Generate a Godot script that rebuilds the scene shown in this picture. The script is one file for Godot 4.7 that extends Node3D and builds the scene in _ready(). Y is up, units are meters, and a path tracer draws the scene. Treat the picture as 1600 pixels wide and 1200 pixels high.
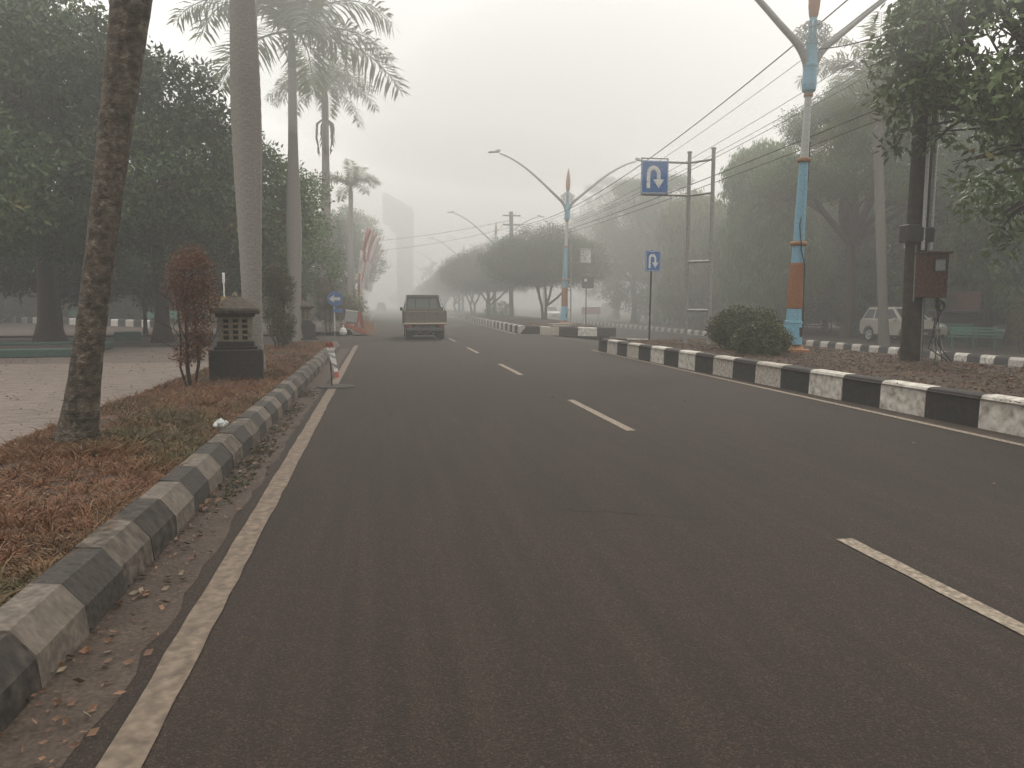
extends Node3D
# A hazy dual carriageway lined with palms. Metres; x right across the road, -z along the road, y up.

var rng := RandomNumberGenerator.new()
var used := {}
var M := {}
var T := {}

func _ready() -> void:
	rng.seed = 4
	var cam := Camera3D.new()
	cam.name = "camera"
	add_child(cam)
	cam.fov = 53.13
	cam.near = 0.05
	cam.far = 900.0
	cam.position = Vector3(0, 1.5, 0)
	cam.rotation = Vector3(-0.10462, -0.1691, 0)
	cam.current = true
	var env := Environment.new()
	env.background_mode = Environment.BG_SKY
	# overcast smoke-filled sky: brighter towards the zenith and round the veiled sun
	var sun_rot := Vector3(deg_to_rad(-36), deg_to_rad(156), 0)
	var to_sun := Basis.from_euler(sun_rot).z
	var im := Image.create(256, 128, false, Image.FORMAT_RGBF)
	for py in 128:
		var el := PI * (0.5 - (py + 0.5) / 128.0)
		for px in 256:
			var az := TAU * ((px + 0.5) / 256.0 - 0.5)
			var d := Vector3(sin(az) * cos(el), sin(el), -cos(az) * cos(el))
			var c := Vector3(0.10, 0.085, 0.07)
			if el > -0.02:
				c = Vector3(0.36, 0.356, 0.348).lerp(Vector3(2.32, 2.31, 2.26), maxf(d.y, 0.0))
				c += Vector3(0.2, 0.19, 0.18) * exp(-pow(rad_to_deg(d.angle_to(to_sun)) / 24.0, 2.0))
			im.set_pixel(px, py, Color(c.x, c.y, c.z))
	var sm := PanoramaSkyMaterial.new()
	sm.panorama = ImageTexture.create_from_image(im)
	var sky := Sky.new()
	sky.sky_material = sm
	env.sky = sky
	env.background_energy_multiplier = 1.2
	env.tonemap_mode = Environment.TONE_MAPPER_LINEAR
	env.tonemap_exposure = 1.2
	env.volumetric_fog_enabled = true
	env.volumetric_fog_density = 0.0059
	env.volumetric_fog_albedo = Color(0.95, 0.947, 0.936)
	env.volumetric_fog_anisotropy = 0.45
	env.volumetric_fog_length = 400.0
	env.sdfgi_enabled = true
	env.ssao_enabled = true
	env.ssil_enabled = true
	var we := WorldEnvironment.new()
	we.name = "world_environment"
	we.environment = env
	add_child(we)
	var sun := DirectionalLight3D.new()
	sun.name = "hazy_sun"
	sun.light_energy = 0.55
	sun.light_color = Color(1.0, 0.95, 0.88)
	sun.light_angular_distance = 12.0
	sun.shadow_enabled = true
	sun.rotation = sun_rot
	add_child(sun)
	materials()
	setting()
	vegetation()
	furniture()
	ground_cover()
	smoke()

# ---------- mesh builder ----------
class G:
	var v := PackedVector3Array()
	var n := PackedVector3Array()
	func tri(a: Vector3, b: Vector3, c: Vector3, out: Vector3) -> void:
		var x := (b - a).cross(c - a)
		if x.length_squared() < 1e-14: return
		var nn := x.normalized()
		if nn.dot(out) < 0.0: nn = -nn
		else:
			var t := b
			b = c
			c = t
		v.append_array([a, b, c]); n.append_array([nn, nn, nn])
	func quad(a: Vector3, b: Vector3, c: Vector3, d: Vector3, out: Vector3) -> void:
		tri(a, b, c, out); tri(a, c, d, out)
	func stri(a: Vector3, b: Vector3, c: Vector3, na: Vector3, nb: Vector3, nc: Vector3) -> void:
		var x := (b - a).cross(c - a)
		if x.length_squared() < 1e-16: return
		if x.dot(na + nb + nc) > 0.0: v.append_array([a, c, b]); n.append_array([na, nc, nb])
		else: v.append_array([a, b, c]); n.append_array([na, nb, nc])
	func box(c: Vector3, s: Vector3, ch := 0.01, b := Basis()) -> void:
		var h := s * 0.5
		ch = minf(ch, minf(h.x, minf(h.y, h.z)) * 0.8)
		var i := h - Vector3(ch, ch, ch)
		for ax in 3:
			for sg in [-1.0, 1.0]:
				var u := (ax + 1) % 3
				var w := (ax + 2) % 3
				var q := []
				for k in [[-1, -1], [1, -1], [1, 1], [-1, 1]]:
					var p := Vector3()
					p[ax] = h[ax] * sg; p[u] = i[u] * k[0]; p[w] = i[w] * k[1]
					q.append(c + b * p)
				var o := Vector3(); o[ax] = sg
				quad(q[0], q[1], q[2], q[3], b * o)
		if ch < 0.0005: return
		for ax in 3:
			var u := (ax + 1) % 3
			var w := (ax + 2) % 3
			for su in [-1.0, 1.0]:
				for sw in [-1.0, 1.0]:
					var q := []
					for k in [[-1, 0], [1, 0], [1, 1], [-1, 1]]:
						var p := Vector3()
						p[ax] = i[ax] * k[0]
						p[u] = su * (h[u] if k[1] == 0 else i[u]); p[w] = sw * (i[w] if k[1] == 0 else h[w])
						q.append(c + b * p)
					var o := Vector3(); o[u] = su; o[w] = sw
					quad(q[0], q[1], q[2], q[3], b * o)
		for sx in [-1.0, 1.0]:
			for sy in [-1.0, 1.0]:
				for sz in [-1.0, 1.0]:
					var sv := Vector3(sx, sy, sz)
					tri(c + b * (Vector3(h.x, i.y, i.z) * sv), c + b * (Vector3(i.x, h.y, i.z) * sv), c + b * (Vector3(i.x, i.y, h.z) * sv), b * sv)
	func tube(p: Array, r: Array, sides := 8, capped := true) -> void:
		var m := p.size()
		var rings := []
		var nrm := []
		var ref := Vector3.RIGHT
		for k in m:
			var t: Vector3 = (p[mini(k + 1, m - 1)] - p[maxi(k - 1, 0)]).normalized()
			if k == 0:
				ref = Vector3.RIGHT if absf(t.x) < 0.8 else Vector3.FORWARD
			var a := (ref - t * ref.dot(t)).normalized()
			ref = a
			var bb := t.cross(a)
			var ring := []
			var nr := []
			for s in sides:
				var an := TAU * s / sides
				var d := a * cos(an) + bb * sin(an)
				var rr: float = r[k] if r.size() > 1 else r[0]
				ring.append(p[k] + d * rr); nr.append(d)
			rings.append(ring); nrm.append(nr)
		for k in m - 1:
			for s in sides:
				var s2 := (s + 1) % sides
				stri(rings[k][s], rings[k + 1][s], rings[k + 1][s2], nrm[k][s], nrm[k + 1][s], nrm[k + 1][s2])
				stri(rings[k][s], rings[k + 1][s2], rings[k][s2], nrm[k][s], nrm[k + 1][s2], nrm[k][s2])
		if capped:
			for e in [0, m - 1]:
				var o: Vector3 = (p[0] - p[1]) if e == 0 else (p[m - 1] - p[m - 2])
				for s in range(1, sides - 1): tri(rings[e][0], rings[e][s], rings[e][s + 1], o)
	func lathe(prof: Array, at := Vector3(), sides := 20, b := Basis()) -> void:
		for k in prof.size() - 1:
			var q0: Vector2 = prof[k]
			var q1: Vector2 = prof[k + 1]
			var sl := (q1 - q0).normalized()
			for s in sides:
				var a0 := TAU * s / sides
				var a1 := TAU * (s + 1) / sides
				var d0 := Vector3(cos(a0), 0, sin(a0))
				var d1 := Vector3(cos(a1), 0, sin(a1))
				var n0 := b * (d0 * sl.y - Vector3.UP * sl.x)
				var n1 := b * (d1 * sl.y - Vector3.UP * sl.x)
				var A := at + b * (d0 * q0.x + Vector3.UP * q0.y)
				var B := at + b * (d1 * q0.x + Vector3.UP * q0.y)
				var C := at + b * (d1 * q1.x + Vector3.UP * q1.y)
				var D := at + b * (d0 * q1.x + Vector3.UP * q1.y)
				stri(A, B, C, n0, n1, n1); stri(A, C, D, n0, n1, n0)
	func torus(c: Vector3, R: float, r: float, b := Basis(), sides := 12, t := 5) -> void:
		var p := []
		for k in sides + 1: p.append(c + b * Vector3(cos(TAU * k / sides) * R, sin(TAU * k / sides) * R, 0))
		tube(p, [r], t, false)
	func prism(poly: PackedVector2Array, z0: float, z1: float, xf := Transform3D()) -> void:
		var idx := Geometry2D.triangulate_polygon(poly)
		for k in range(0, idx.size(), 3):
			for z in [z0, z1]:
				var a := poly[idx[k]]
				var b := poly[idx[k + 1]]
				var c := poly[idx[k + 2]]
				tri(xf * Vector3(a.x, a.y, z), xf * Vector3(b.x, b.y, z), xf * Vector3(c.x, c.y, z), xf.basis * Vector3(0, 0, 1.0 if z == maxf(z0, z1) else -1.0))
		var cw := Geometry2D.is_polygon_clockwise(poly)
		for k in poly.size():
			var a := poly[k]
			var b := poly[(k + 1) % poly.size()]
			var e := b - a
			var o := Vector3(e.y, -e.x, 0) * (-1.0 if cw else 1.0)
			quad(xf * Vector3(a.x, a.y, z0), xf * Vector3(b.x, b.y, z0), xf * Vector3(b.x, b.y, z1), xf * Vector3(a.x, a.y, z1), xf.basis * o)
	func sheet(x0: float, z0: float, x1: float, z1: float, y: float) -> void:
		quad(Vector3(x0, y, z0), Vector3(x1, y, z0), Vector3(x1, y, z1), Vector3(x0, y, z1), Vector3.UP)
	func mesh() -> ArrayMesh:
		var a := []
		a.resize(Mesh.ARRAY_MAX)
		a[Mesh.ARRAY_VERTEX] = v; a[Mesh.ARRAY_NORMAL] = n
		var m := ArrayMesh.new()
		m.add_surface_from_arrays(Mesh.PRIMITIVE_TRIANGLES, a)
		return m

# ---------- naming helpers ----------
func numbered(c: String) -> String:
	var k: int = used.get(c, 0)
	used[c] = k + 1
	return c if k == 0 else "%s_%03d" % [c, k]

func tag(o: Node, label := "", category := "", group := "", kind := "") -> Node:
	if label: o.set_meta("label", label)
	if category: o.set_meta("category", category)
	if group: o.set_meta("group", group)
	if kind: o.set_meta("kind", kind)
	return o

func thing(called: String, label: String, category: String, at := Vector3.ZERO, turn := 0.0, group := "") -> Node3D:
	var o := Node3D.new()
	o.name = numbered(called)
	add_child(o)
	o.position = at
	o.rotation.y = turn
	tag(o, label, category, group)
	return o

func put(mesh: Mesh, called: String, m: Material, parent: Node = null) -> MeshInstance3D:
	var o := MeshInstance3D.new()
	o.mesh = mesh
	o.material_override = m
	if parent == null or parent == self:
		o.name = numbered(called)
		add_child(o)
	else:
		var k := 0
		for c in parent.get_children():
			if String(c.name) == called or String(c.name).begins_with(called + "_0") or String(c.name).begins_with(called + "_1"): k += 1
		o.name = called if k == 0 else "%s_%03d" % [called, k]
		parent.add_child(o)
	return o

func obj(g: G, called: String, m: Material, parent: Node = null) -> MeshInstance3D:
	return put(g.mesh(), called, m, parent)

func struct(called: String, g: G, m: Material) -> MeshInstance3D:
	var o := obj(g, called, m)
	o.set_meta("kind", "structure")
	return o

func dup(root: Node3D, at: Vector3, turn: float, label := "", group := "") -> Node3D:
	var r: Node3D = root.duplicate()
	r.name = numbered(String(root.name))
	add_child(r)
	r.position = at
	r.rotation.y = turn
	if label: r.set_meta("label", label)
	if group: r.set_meta("group", group)
	return r

func scatter(mesh: Mesh, m: Material, xs: Array, cols: Array, called: String, parent: Node) -> MultiMeshInstance3D:
	var mm := MultiMesh.new()
	mm.transform_format = MultiMesh.TRANSFORM_3D
	mm.use_colors = true
	mm.mesh = mesh
	mm.instance_count = xs.size()
	for i in xs.size():
		mm.set_instance_transform(i, xs[i])
		mm.set_instance_color(i, cols[i])
	var o := MultiMeshInstance3D.new()
	o.multimesh = mm
	o.material_override = m
	if parent == self:
		o.name = numbered(called)
	else:
		o.name = called
	parent.add_child(o, true)
	return o

# ---------- materials ----------
func lin(r: float, g: float, b: float) -> Color: return Color(r, g, b).linear_to_srgb()

func noise_tex(sd: int, freq: float, lo: float, hi: float, kind := FastNoiseLite.TYPE_SIMPLEX_SMOOTH, size := 512, oct := 5, stops := []) -> NoiseTexture2D:
	var f := FastNoiseLite.new()
	f.seed = sd
	f.noise_type = kind
	f.frequency = freq
	f.fractal_octaves = oct
	if kind == FastNoiseLite.TYPE_CELLULAR:
		f.cellular_return_type = FastNoiseLite.RETURN_CELL_VALUE
		f.fractal_type = FastNoiseLite.FRACTAL_NONE
	var t := NoiseTexture2D.new()
	t.width = size
	t.height = size
	t.seamless = true
	t.noise = f
	t.normalize = true
	var gr := Gradient.new()
	if stops.is_empty():
		gr.offsets = PackedFloat32Array([0.15, 0.85])
		gr.colors = PackedColorArray([Color(lo, lo, lo), Color(hi, hi, hi)])
	else:
		var off := PackedFloat32Array()
		var col := PackedColorArray()
		for s in stops:
			off.append(s[0]); col.append(s[1])
		gr.offsets = off
		gr.colors = col
	t.color_ramp = gr
	return t

func mat(called: String, c: Color, rough := 0.85, tex: Texture2D = null, scale := 1.0, bump: Texture2D = null, bump_cm := 0.5, over: Texture2D = null, over_scale := 0.2, metal := 0.0) -> StandardMaterial3D:
	var m := StandardMaterial3D.new()
	m.resource_name = called
	m.albedo_color = c
	m.roughness = rough
	m.metallic = metal
	m.metallic_specular = 0.4
	if tex or bump:
		m.uv1_triplanar = true
		m.uv1_world_triplanar = true
		m.uv1_scale = Vector3(scale, scale, scale)
	if tex: m.albedo_texture = tex
	if bump:
		m.heightmap_enabled = true
		m.heightmap_texture = bump
		m.heightmap_scale = bump_cm
	if over:
		m.detail_enabled = true
		m.detail_albedo = over
		m.detail_blend_mode = BaseMaterial3D.BLEND_MODE_MUL
		m.detail_uv_layer = BaseMaterial3D.DETAIL_UV_2
		m.uv2_triplanar = true
		m.uv2_world_triplanar = true
		m.uv2_scale = Vector3(over_scale, over_scale, over_scale)
	M[called] = m
	return m

func leafmat(called: String, bl := 0.5) -> StandardMaterial3D:
	var m := StandardMaterial3D.new()
	m.resource_name = called
	m.vertex_color_use_as_albedo = true
	m.roughness = 0.6
	m.metallic_specular = 0.4
	m.cull_mode = BaseMaterial3D.CULL_DISABLED
	if bl > 0.0:
		m.backlight_enabled = true
		m.backlight = Color(bl, bl, bl * 0.5)
	M[called] = m
	return m

func materials() -> void:
	var S := FastNoiseLite.TYPE_SIMPLEX_SMOOTH
	var CELL := FastNoiseLite.TYPE_CELLULAR
	T.fine = noise_tex(1, 0.05, 0.74, 1.0)
	T.smooth = noise_tex(12, 0.02, 0.84, 1.0, S, 512, 3)
	T.coarse = noise_tex(2, 0.012, 0.55, 1.0, S, 512, 4)
	T.patch = noise_tex(3, 0.008, 0.84, 1.0, S, 1024, 6)
	T.wear = noise_tex(13, 0.012, 0.86, 1.0, S, 1024, 6)
	T.stone = noise_tex(4, 0.11, 0.5, 1.0, CELL, 1024, 1, [[0.0, Color(0.56, 0.55, 0.54)], [0.5, Color(0.66, 0.65, 0.64)], [0.82, Color(0.74, 0.73, 0.71)], [0.93, Color(1, 0.98, 0.95)]])
	T.stoneh = noise_tex(5, 0.09, 0.0, 1.0, CELL, 1024, 1)
	T.paint = noise_tex(6, 0.03, 0.6, 1.0, S, 512, 6, [[0.08, Color(0.66, 0.63, 0.59)], [0.42, Color(0.90, 0.89, 0.87)], [0.9, Color(1, 1, 0.99)]])
	T.rust = noise_tex(7, 0.02, 0.5, 1.0, S, 512, 6, [[0.2, Color(0.35, 0.28, 0.25)], [0.5, Color(0.8, 0.62, 0.5)], [0.8, Color(1, 0.9, 0.82)]])
	T.bark = noise_tex(8, 0.016, 0.4, 1.0, S, 512, 6, [[0.12, Color(0.50, 0.46, 0.42)], [0.42, Color(0.74, 0.69, 0.64)], [0.62, Color(0.72, 0.69, 0.65)], [0.72, Color(0.92, 0.93, 0.89)], [0.95, Color(0.85, 0.88, 0.84)]])
	T.barkh = noise_tex(9, 0.04, 0.0, 1.0, S, 512, 6)
	T.palm = noise_tex(10, 0.02, 0.7, 1.0, S, 512, 5, [[0.1, Color(0.78, 0.77, 0.75)], [0.5, Color(0.90, 0.89, 0.87)], [0.9, Color(1, 1, 0.98)]])
	# dark asphalt with exposed aggregate, dirt, dust
	mat("asphalt", lin(0.056, 0.038, 0.026), 0.92, T.stone, 1.55, T.stoneh, 0.30, T.wear, 0.14)
	M.asphalt.uv2_scale = Vector3(0.34, 0.1, 0.022)
	mat("asphalt_far", lin(0.10, 0.088, 0.08), 0.92, T.fine, 0.6, null, 0.0, T.patch, 0.1)
	mat("dust", lin(0.078, 0.056, 0.041), 0.95, T.fine, 1.3, T.barkh, 0.4, T.patch, 0.5)
	mat("soil", lin(0.062, 0.040, 0.027), 0.97, T.fine, 1.0, T.barkh, 0.5, T.patch, 0.35)
	mat("ground", lin(0.07, 0.054, 0.042), 0.97, T.fine, 0.3, null, 0.0, T.patch, 0.06)
	mat("plaza", lin(0.125, 0.096, 0.077), 0.9, T.fine, 0.8, null, 0.0, T.patch, 0.22)
	mat("road_paint_worn", lin(0.19, 0.143, 0.104), 0.85, T.smooth, 0.8, T.stoneh, 0.10, T.fine, 0.5)
	mat("road_paint", lin(0.31, 0.255, 0.20), 0.85, T.paint, 1.1, T.stoneh, 0.12, T.fine, 0.9)
	mat("kerb_white", lin(0.50, 0.455, 0.405), 0.9, T.smooth, 0.45, T.barkh, 0.05, T.smooth, 1.7)
	mat("kerb_white_dirty", lin(0.165, 0.135, 0.108), 0.9, T.smooth, 0.6, T.barkh, 0.12, T.fine, 0.8)
	mat("kerb_white_b", lin(0.50, 0.45, 0.40), 0.9, T.paint, 0.8, T.barkh, 0.06, T.smooth, 1.1)
	mat("kerb_white_c", lin(0.63, 0.59, 0.54), 0.9, T.smooth, 0.5, T.barkh, 0.05, T.paint, 0.4)
	mat("kerb_black_b", lin(0.055, 0.047, 0.041), 0.88, T.paint, 0.7, T.barkh, 0.06, T.coarse, 0.9)
	mat("kerb_worn", lin(0.165, 0.138, 0.113), 0.9, T.paint, 0.9, T.barkh, 0.12, T.coarse, 1.2)
	mat("kerb_grey_b", lin(0.072, 0.060, 0.051), 0.9, T.paint, 0.9, T.barkh, 0.12, T.coarse, 1.4)
	mat("kerb_black", lin(0.042, 0.037, 0.033), 0.88, T.smooth, 0.6, T.barkh, 0.06, T.fine, 1.0)
	mat("kerb_grey", lin(0.058, 0.050, 0.044), 0.9, T.paint, 0.9, T.barkh, 0.25, T.fine, 1.2)
	mat("kerb_green", lin(0.05, 0.085, 0.07), 0.9, T.paint, 0.6)
	mat("concrete", lin(0.24, 0.21, 0.18), 0.92, T.paint, 0.6, T.barkh, 0.2)
	mat("lichen_bark", lin(0.285, 0.255, 0.218), 0.95, T.bark, 2.0, T.barkh, 1.2, T.coarse, 1.1)
	mat("palm_bark", lin(0.29, 0.272, 0.247), 0.92, T.palm, 1.0, T.palm, 0.25, T.smooth, 2.3)
	M.palm_bark.uv1_scale = Vector3(0.5, 5.0, 0.5)
	mat("palm_bark_dark", lin(0.17, 0.155, 0.138), 0.92, T.palm, 1.0, T.palm, 0.25, T.smooth, 2.3)
	M.palm_bark_dark.uv1_scale = Vector3(0.5, 5.0, 0.5)
	mat("bark", lin(0.075, 0.058, 0.045), 0.95, T.bark, 1.2, T.barkh, 1.5)
	mat("crownshaft", lin(0.10, 0.13, 0.06), 0.5, T.fine, 0.8)
	mat("dead_frond", lin(0.12, 0.085, 0.055), 0.9)
	mat("pole_wood", lin(0.072, 0.056, 0.043), 0.93, T.fine, 1.6, T.barkh, 0.8, T.coarse, 0.7)
	mat("lamp_blue", lin(0.17, 0.37, 0.49), 0.5, T.paint, 1.3)
	mat("lamp_pale", lin(0.45, 0.47, 0.46), 0.5, T.paint, 1.3)
	mat("lamp_orange", lin(0.32, 0.155, 0.068), 0.6, T.paint, 1.2)
	mat("lamp_brown", lin(0.27, 0.11, 0.045), 0.7, T.paint, 1.2)
	mat("grey_metal", lin(0.24, 0.24, 0.23), 0.5, T.paint, 1.0, null, 0.0, null, 0.2, 0.4)
	mat("galvanised", lin(0.30, 0.30, 0.29), 0.55, T.paint, 0.8, null, 0.0, null, 0.2, 0.3)
	mat("dark_metal", lin(0.035, 0.032, 0.03), 0.6, T.fine, 1.0)
	mat("crack", lin(0.022, 0.018, 0.015), 0.97)
	mat("cable", lin(0.02, 0.02, 0.02), 0.7)
	mat("sign_blue", lin(0.065, 0.165, 0.40), 0.45, T.paint, 0.9)
	mat("sign_white", lin(0.72, 0.72, 0.70), 0.5, T.paint, 0.9)
	mat("rust_box", lin(0.092, 0.046, 0.033), 0.85, T.rust, 1.4)
	mat("stone", lin(0.10, 0.085, 0.07), 0.95, T.bark, 0.9, T.barkh, 0.5)
	mat("lantern_beige", lin(0.17, 0.145, 0.108), 0.93, T.paint, 0.9, T.barkh, 0.3)
	mat("plinth_black", lin(0.030, 0.026, 0.023), 0.8, T.paint, 0.7, T.barkh, 0.3)
	mat("red_cloth", lin(0.30, 0.095, 0.075), 0.85)
	mat("white_cloth", lin(0.42, 0.40, 0.37), 0.85)
	mat("red_plastic", lin(0.30, 0.085, 0.055), 0.55, T.paint, 0.8)
	mat("tan_board", lin(0.26, 0.165, 0.105), 0.85, T.paint, 0.8)
	mat("green_metal", lin(0.045, 0.16, 0.11), 0.55, T.paint, 0.9)
	mat("yellow_box", lin(0.42, 0.27, 0.05), 0.7, T.paint, 0.9)
	mat("tyre", lin(0.018, 0.018, 0.018), 0.85)
	mat("alloy", lin(0.55, 0.55, 0.54), 0.35, null, 1.0, null, 0.0, null, 0.2, 0.6)
	mat("car_silver", lin(0.36, 0.33, 0.28), 0.35, null, 1.0, null, 0.0, null, 0.2, 0.35)
	mat("car_white", lin(0.62, 0.62, 0.60), 0.35)
	mat("car_dark", lin(0.04, 0.045, 0.045), 0.35)
	mat("car_trim", lin(0.02, 0.02, 0.02), 0.6)
	mat("glass_dark", lin(0.012, 0.014, 0.015), 0.08)
	mat("truck_paint", lin(0.145, 0.132, 0.105), 0.6, T.paint, 0.8)
	mat("truck_dark", lin(0.075, 0.08, 0.074), 0.5, T.paint, 0.8)
	mat("truck_glass", lin(0.13, 0.14, 0.13), 0.3)
	mat("truck_bar", lin(0.42, 0.36, 0.28), 0.6, T.paint, 0.9)
	mat("tail_red", lin(0.14, 0.025, 0.02), 0.3)
	mat("tower_wall", lin(0.10, 0.125, 0.125), 0.8, T.coarse, 0.05)
	mat("tower_panel", lin(0.075, 0.10, 0.105), 0.6, T.coarse, 0.08)
	mat("timber_dark", lin(0.05, 0.042, 0.035), 0.9, T.fine, 0.8)
	mat("brick_red", lin(0.22, 0.11, 0.085), 0.9, T.paint, 0.7)
	for c in [M.lamp_blue, M.car_silver, M.car_white, M.car_dark]:
		c.clearcoat_enabled = true
		c.clearcoat = 0.3
		c.clearcoat_roughness = 0.25
	leafmat("leaf", 0.5)
	leafmat("dry", 0.2)
	leafmat("piece", 0.0)

# ---------- setting ----------
func bumpy(x0f: Callable, x1f: Callable, z0: float, z1: float, hf: Callable, nx: int, nz: int) -> G:
	var g := G.new()
	var P := []
	for j in nz + 1:
		var row := []
		var z := lerpf(z0, z1, float(j) / nz)
		for i in nx + 1:
			var u := float(i) / nx
			var x := lerpf((x0f as Callable).call(z), (x1f as Callable).call(z), u)
			row.append(Vector3(x, (hf as Callable).call(x, z, u), z))
		P.append(row)
	for j in nz:
		for i in nx:
			g.quad(P[j][i], P[j][i + 1], P[j + 1][i + 1], P[j + 1][i], Vector3.UP)
	return g

func kerb_row(root: Node3D, a: Vector3, b: Vector3, prof: PackedVector2Array, L: float, ms: Array, first := 0, tops := 0.0) -> void:
	# prof: x away from the road, y up; blocks run from a to b
	var d := b - a
	var n := int(round(Vector2(d.x, d.z).length() / L))
	var step := d / n
	var g := G.new()
	var len := step.length()
	g.prism(prof, 0.0, len - 0.007)
	var me := g.mesh()
	var g2 := G.new()
	var p2 := PackedVector2Array()
	for q in prof: p2.append(Vector2(q.x + rng.randf_range(-0.006, 0.006), q.y + (rng.randf_range(-0.008, 0.004) if q.y > 0.05 else 0.0)))
	g2.prism(p2, 0.0, len - 0.012)
	var me2 := g2.mesh()
	var fz := step.normalized()
	var bx := Vector3.UP.cross(fz).normalized()
	var bs := Basis(bx, fz.cross(bx), fz)
	for k in n:
		var o := put(me if k % 3 else me2, "kerb_block", pick(ms[(k + first) % ms.size()]), null)
		used["kerb_block"] = 0
		remove_child(o)
		o.name = "kerb_block" if root.get_child_count() == 0 else "kerb_block_%03d" % root.get_child_count()
		root.add_child(o)
		var jit := Basis(Vector3.UP, rng.randf_range(-0.012, 0.012)) * Basis(fz, rng.randf_range(-0.012, 0.012))
		o.transform = Transform3D(jit * bs, a + step * k + Vector3(rng.randf_range(-0.007, 0.007), rng.randf_range(-0.008, 0.004) + tops * k, 0))

func pick(m: Material) -> Material:
	var o := {M.kerb_white: [M.kerb_white, M.kerb_white_b, M.kerb_white_c], M.kerb_black: [M.kerb_black, M.kerb_black, M.kerb_black_b], M.kerb_white_dirty: [M.kerb_white_dirty, M.kerb_worn, M.kerb_white_dirty], M.kerb_grey: [M.kerb_grey, M.kerb_grey_b, M.kerb_grey]}
	return o[m][rng.randi() % 3] if o.has(m) else m

func kerb_group(called: String, label: String) -> Node3D:
	var r := Node3D.new()
	r.name = numbered(called)
	add_child(r)
	tag(r, label, "", "", "structure")
	return r

func strip(x0: float, x1: float, z0: float, z1: float, y: float, wob: float, xs := 0.0) -> G:
	var g := G.new()
	var n := maxi(2, int(absf(z1 - z0) / 0.22))
	var pa := Vector3()
	var pb := Vector3()
	for k in n + 1:
		var z := lerpf(z0, z1, float(k) / n)
		var o := xs * (z - z0)
		var a := Vector3(x0 + o + rng.randf_range(-wob, wob), y, z)
		var b := Vector3(x1 + o + rng.randf_range(-wob, wob), y, z)
		if k: g.quad(pa, pb, b, a, Vector3.UP)
		pa = a
		pb = b
	return g

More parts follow.
